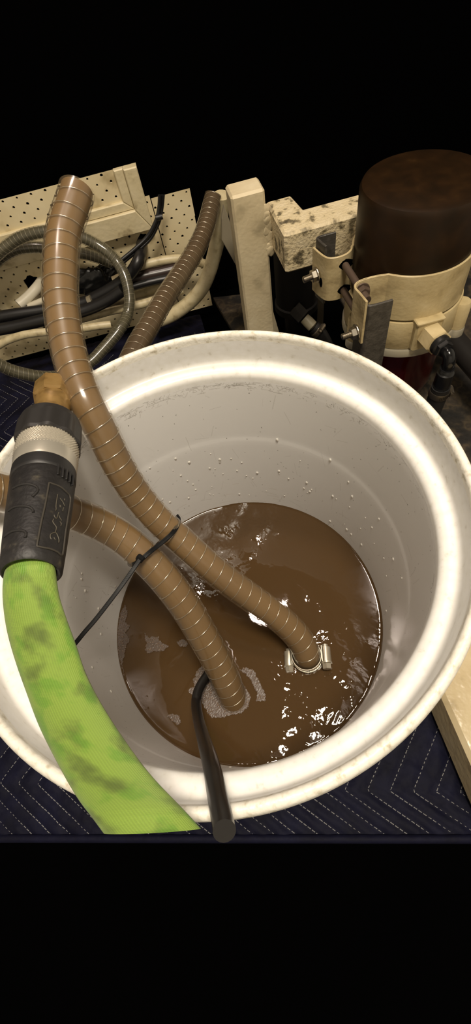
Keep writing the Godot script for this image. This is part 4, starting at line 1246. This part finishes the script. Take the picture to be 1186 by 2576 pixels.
func floor_things() -> void:
	# dark vertical canister behind the post
	var at := Vector3(0.2656, 0.1599, -0.93)
	var t := thing("black_canister", "black canister standing in the dark under the cream block, between post and filter", "canister", Vector3(at.x, 0, at.z))
	var st := S()
	lathe(st, PackedVector2Array([Vector2(0.0, 0.08759), Vector2(0.046, 0.08759), Vector2(0.0505, 0.09059), Vector2(0.0505, 0.10559), Vector2(0.047, 0.10859), Vector2(0.047, 0.27), Vector2(0.0, 0.272)]), 64)
	obj("canister_body", st, mat(rgb(22, 21, 21), 0.55), t)
	st = S()
	lathe(st, PackedVector2Array([Vector2(0.0, 0.0), Vector2(0.03, 0.0), Vector2(0.028, 0.08759), Vector2(0.0, 0.08759)]), 40)
	obj("stem", st, cache.black, t)
	# its outlet barb
	var p := Vector3(0.2537, 0.1156, -0.872)
	var q := Vector3(0.2716, 0.0973, -0.852)
	var w := Vector3(0.2926, 0.0755, -0.835)
	var b := thing("barb_fitting", "pale hose barb on a black elbow, just over the far rim by the cream post", "fitting", p)
	st = S()
	hexprism(st, 0.0175, 0.030, along((p - q) * 0.45, q - p), 6, 0.2)
	obj("elbow_body", st, mat(rgb(40, 37, 33), 0.5), b)
	st = S()
	lathe(st, PackedVector2Array([Vector2(0.0, 0.0), Vector2(0.0115, 0.0), Vector2(0.0125, 0.012), Vector2(0.0125, 0.026), Vector2(0.0, 0.034)]), 32, along((q - p) * 0.55, q - p))
	obj("barb", st, mat(rgb(150, 142, 118), 0.45), b)
	pipe("rubber_hose", "short black rubber hose on the pale barb, vanishing behind the tub's far rim", "hose", PackedVector3Array([q.lerp(w, 0.45), w, w + (w - q) * 0.7 + Vector3(0, -0.02, 0), w + (w - q) + Vector3(0, -0.06, 0)]), 0.0148, mat(rgb(30, 28, 27), 0.5))
	hose_clamp("small bright hose clamp on the pale barb, peeping over the far rim", q.lerp(w, 0.8), w - q, 0.0152, Vector3(0.25, 0.85, 0.5), mat(rgb(150, 138, 120), 0.3, 0.8), "", 0.011, 1.0)
	st = S()
	cbox(st, Vector3(0.014, 0.30, 0.005), 0.001, Transform3D(Basis(), Vector3(0.3095, 0.0319, -0.885)))
	tag(obj("flat_strap", st, mat(rgb(86, 78, 64), 0.6)), "thin dull vertical strap of metal below the rear clamp ear", "strap")
	# floor plates
	st = S()
	prism(st, PackedVector2Array([Vector2(0.0936, 1.166), Vector2(0.1877, 1.1428), Vector2(0.2253, 1.1258), Vector2(0.2036, 0.9232), Vector2(0.1121, 0.929), Vector2(0.1155, 0.9988)]), 0.012, Transform3D(Basis(Vector3.RIGHT, Vector3(0, 0, -1), Vector3.UP), Vector3.ZERO), 0.001)
	tag(obj("foot_plate", st, cache.dirty_floor), "grimy brown steel plate under the foot of the cream post", "plate")
	st = S()
	cbox(st, Vector3(0.62, 0.01, 0.88), 0.002, Transform3D(Basis(), Vector3(0.72, 0.005, -0.74)))
	tag(obj("floor_plate", st, cache.dirty_floor), "oil-stained brown floor plate under the filter and the black pipe", "plate")
	pipe("black_pipe", "thick black pipe lying on the stained plate, right of the filter", "pipe", PackedVector3Array([Vector3(0.50, 0.115, -0.86), Vector3(0.515, 0.11, -0.70), Vector3(0.53, 0.105, -0.56), Vector3(0.545, 0.10, -0.40)]), 0.0225, mat(rgb(40, 37, 35), 0.42))
	# cream sill board beside the tub
	var gloss := stained([[0.0, rgb(150, 134, 102)], [0.26, rgb(198, 180, 144)], [1.0, rgb(212, 197, 163)]], 2.0, 0.01, 91, 0.22, 0.06, 0.06)
	var bd := obj("painted_board", box_at(Vector3(0.2045, 0.012, -0.30), Vector3(0.60, 0.0955, 0.17), 0.006), gloss)
	tag(bd, "glossy cream painted board lying on the blanket, right of the tub", "board")
	blanket()
	submerged_clamps()

func submerged_clamps() -> void:
	var m := mat(rgb(196, 188, 170), 0.34, 0.7)
	hose_clamp("steel hose clamp with bright screw on the hose end in the water, outer side", Vector3(0.0432, 0.1445, -0.1384), Vector3(0.12, -1.0, 0.05), 0.0194, Vector3(0.975, 0.0, 0.22), m, "hose clamps on the hose end in the water", 0.011, 1.35)
	hose_clamp("half-sunk steel hose clamp on the hose end, screw towards the shorter suction hose", Vector3(0.0435, 0.1385, -0.1375), Vector3(-0.05, 1.0, 0.0), 0.0198, Vector3(-0.975, 0.0, -0.22), m, "hose clamps on the hose end in the water", 0.011, 1.25)

# ---------- quilted moving blanket ----------
func zig(x: float, z: float) -> float:   # rises by one from each stitched line to the next
	var ph := z - (0.012 + 0.245 * x)
	var u := fposmod(ph, 0.19)
	var tri_ := u * 1.25 if u < 0.075 else 0.09375 - (u - 0.075) * 0.8152
	return (x - tri_ - 0.0485) / 0.0305

func blanket() -> void:
	var n := FastNoiseLite.new()
	n.seed = 12
	n.frequency = 22.0
	n.fractal_octaves = 4
	var h := func(x: float, z: float) -> float:
		var u := zig(x, z)
		var d := absf(u - round(u)) * 2.0
		return 0.0025 + 0.0026 * sin(d * PI * 0.5) + 0.0030 * n.get_noise_2d(x, z)
	var keep := func(x: float, z: float) -> bool:
		if z > 0.072 + 0.216 * x or (x > 0.10 and z < -0.60) or (x > 0.045 and z < -0.90): return false
		if x > 0.40: return false
		return Vector2(x - TUB.x, z - TUB.z).length() > 0.16
	var cloth := stained([[0.0, rgb(7, 8, 23)], [0.5, rgb(11, 12, 33)], [1.0, rgb(17, 19, 44)]], 3.0, 0.012, 95, 0.7, 0.12, 0.03, 0.3)
	var t := thing("moving_blanket", "dark navy quilted moving blanket with pale zigzag stitching spread under the tub", "blanket")
	put("cloth", field(-0.95, 0.42, -1.12, 0.18, 0.004, h, keep), cloth, t)
	var hem := S()
	tube(hem, PackedVector3Array([Vector3(-0.95, 0.004, 0.0715 - 0.216 * 0.95), Vector3(-0.3, 0.004, 0.0715 - 0.216 * 0.3), Vector3(0.40, 0.004, 0.0715 + 0.216 * 0.40)]), 0.0055, 10)
	obj("hem", hem, cloth, t)
	var st := S()
	st.set_smooth_group(-1)
	for k in range(-36, 16):
		var z := -1.05
		var i := 0
		while z < 0.15:
			# solve zig(x, z) = k for x by stepping
			var x := k * 0.0305
			for it in 12: x += (k - zig(x, z)) * 0.0305 * 0.75
			var z2 := z + 0.0034
			var x2 := x
			for it in 12: x2 += (k - zig(x2, z2)) * 0.0305 * 0.75
			if keep.call(x, z) and x > -0.9 and absf(x2 - x) < 0.02:
				var a: Vector3 = Vector3(x, float(h.call(x, z)) + 0.0004, z)
				var b: Vector3 = Vector3(x2, float(h.call(x2, z2)) + 0.0004, z2)
				var sd := (b - a).cross(Vector3.UP).normalized() * 0.00055
				var up := Vector3(0, 0.0007, 0)
				var m := (a + b) * 0.5 + up
				quad(st, a - sd, b - sd, b + sd, a + sd)
				tri(st, a - sd, a + sd, m)
				tri(st, b + sd, b - sd, m)
				tri(st, a + sd, b + sd, m)
				tri(st, b - sd, a - sd, m)
			z += 0.0048
			i += 1
	var s := obj("stitching", st, mat(rgb(140, 140, 140), 0.8), t)
	s.set_meta("kind", "stuff")
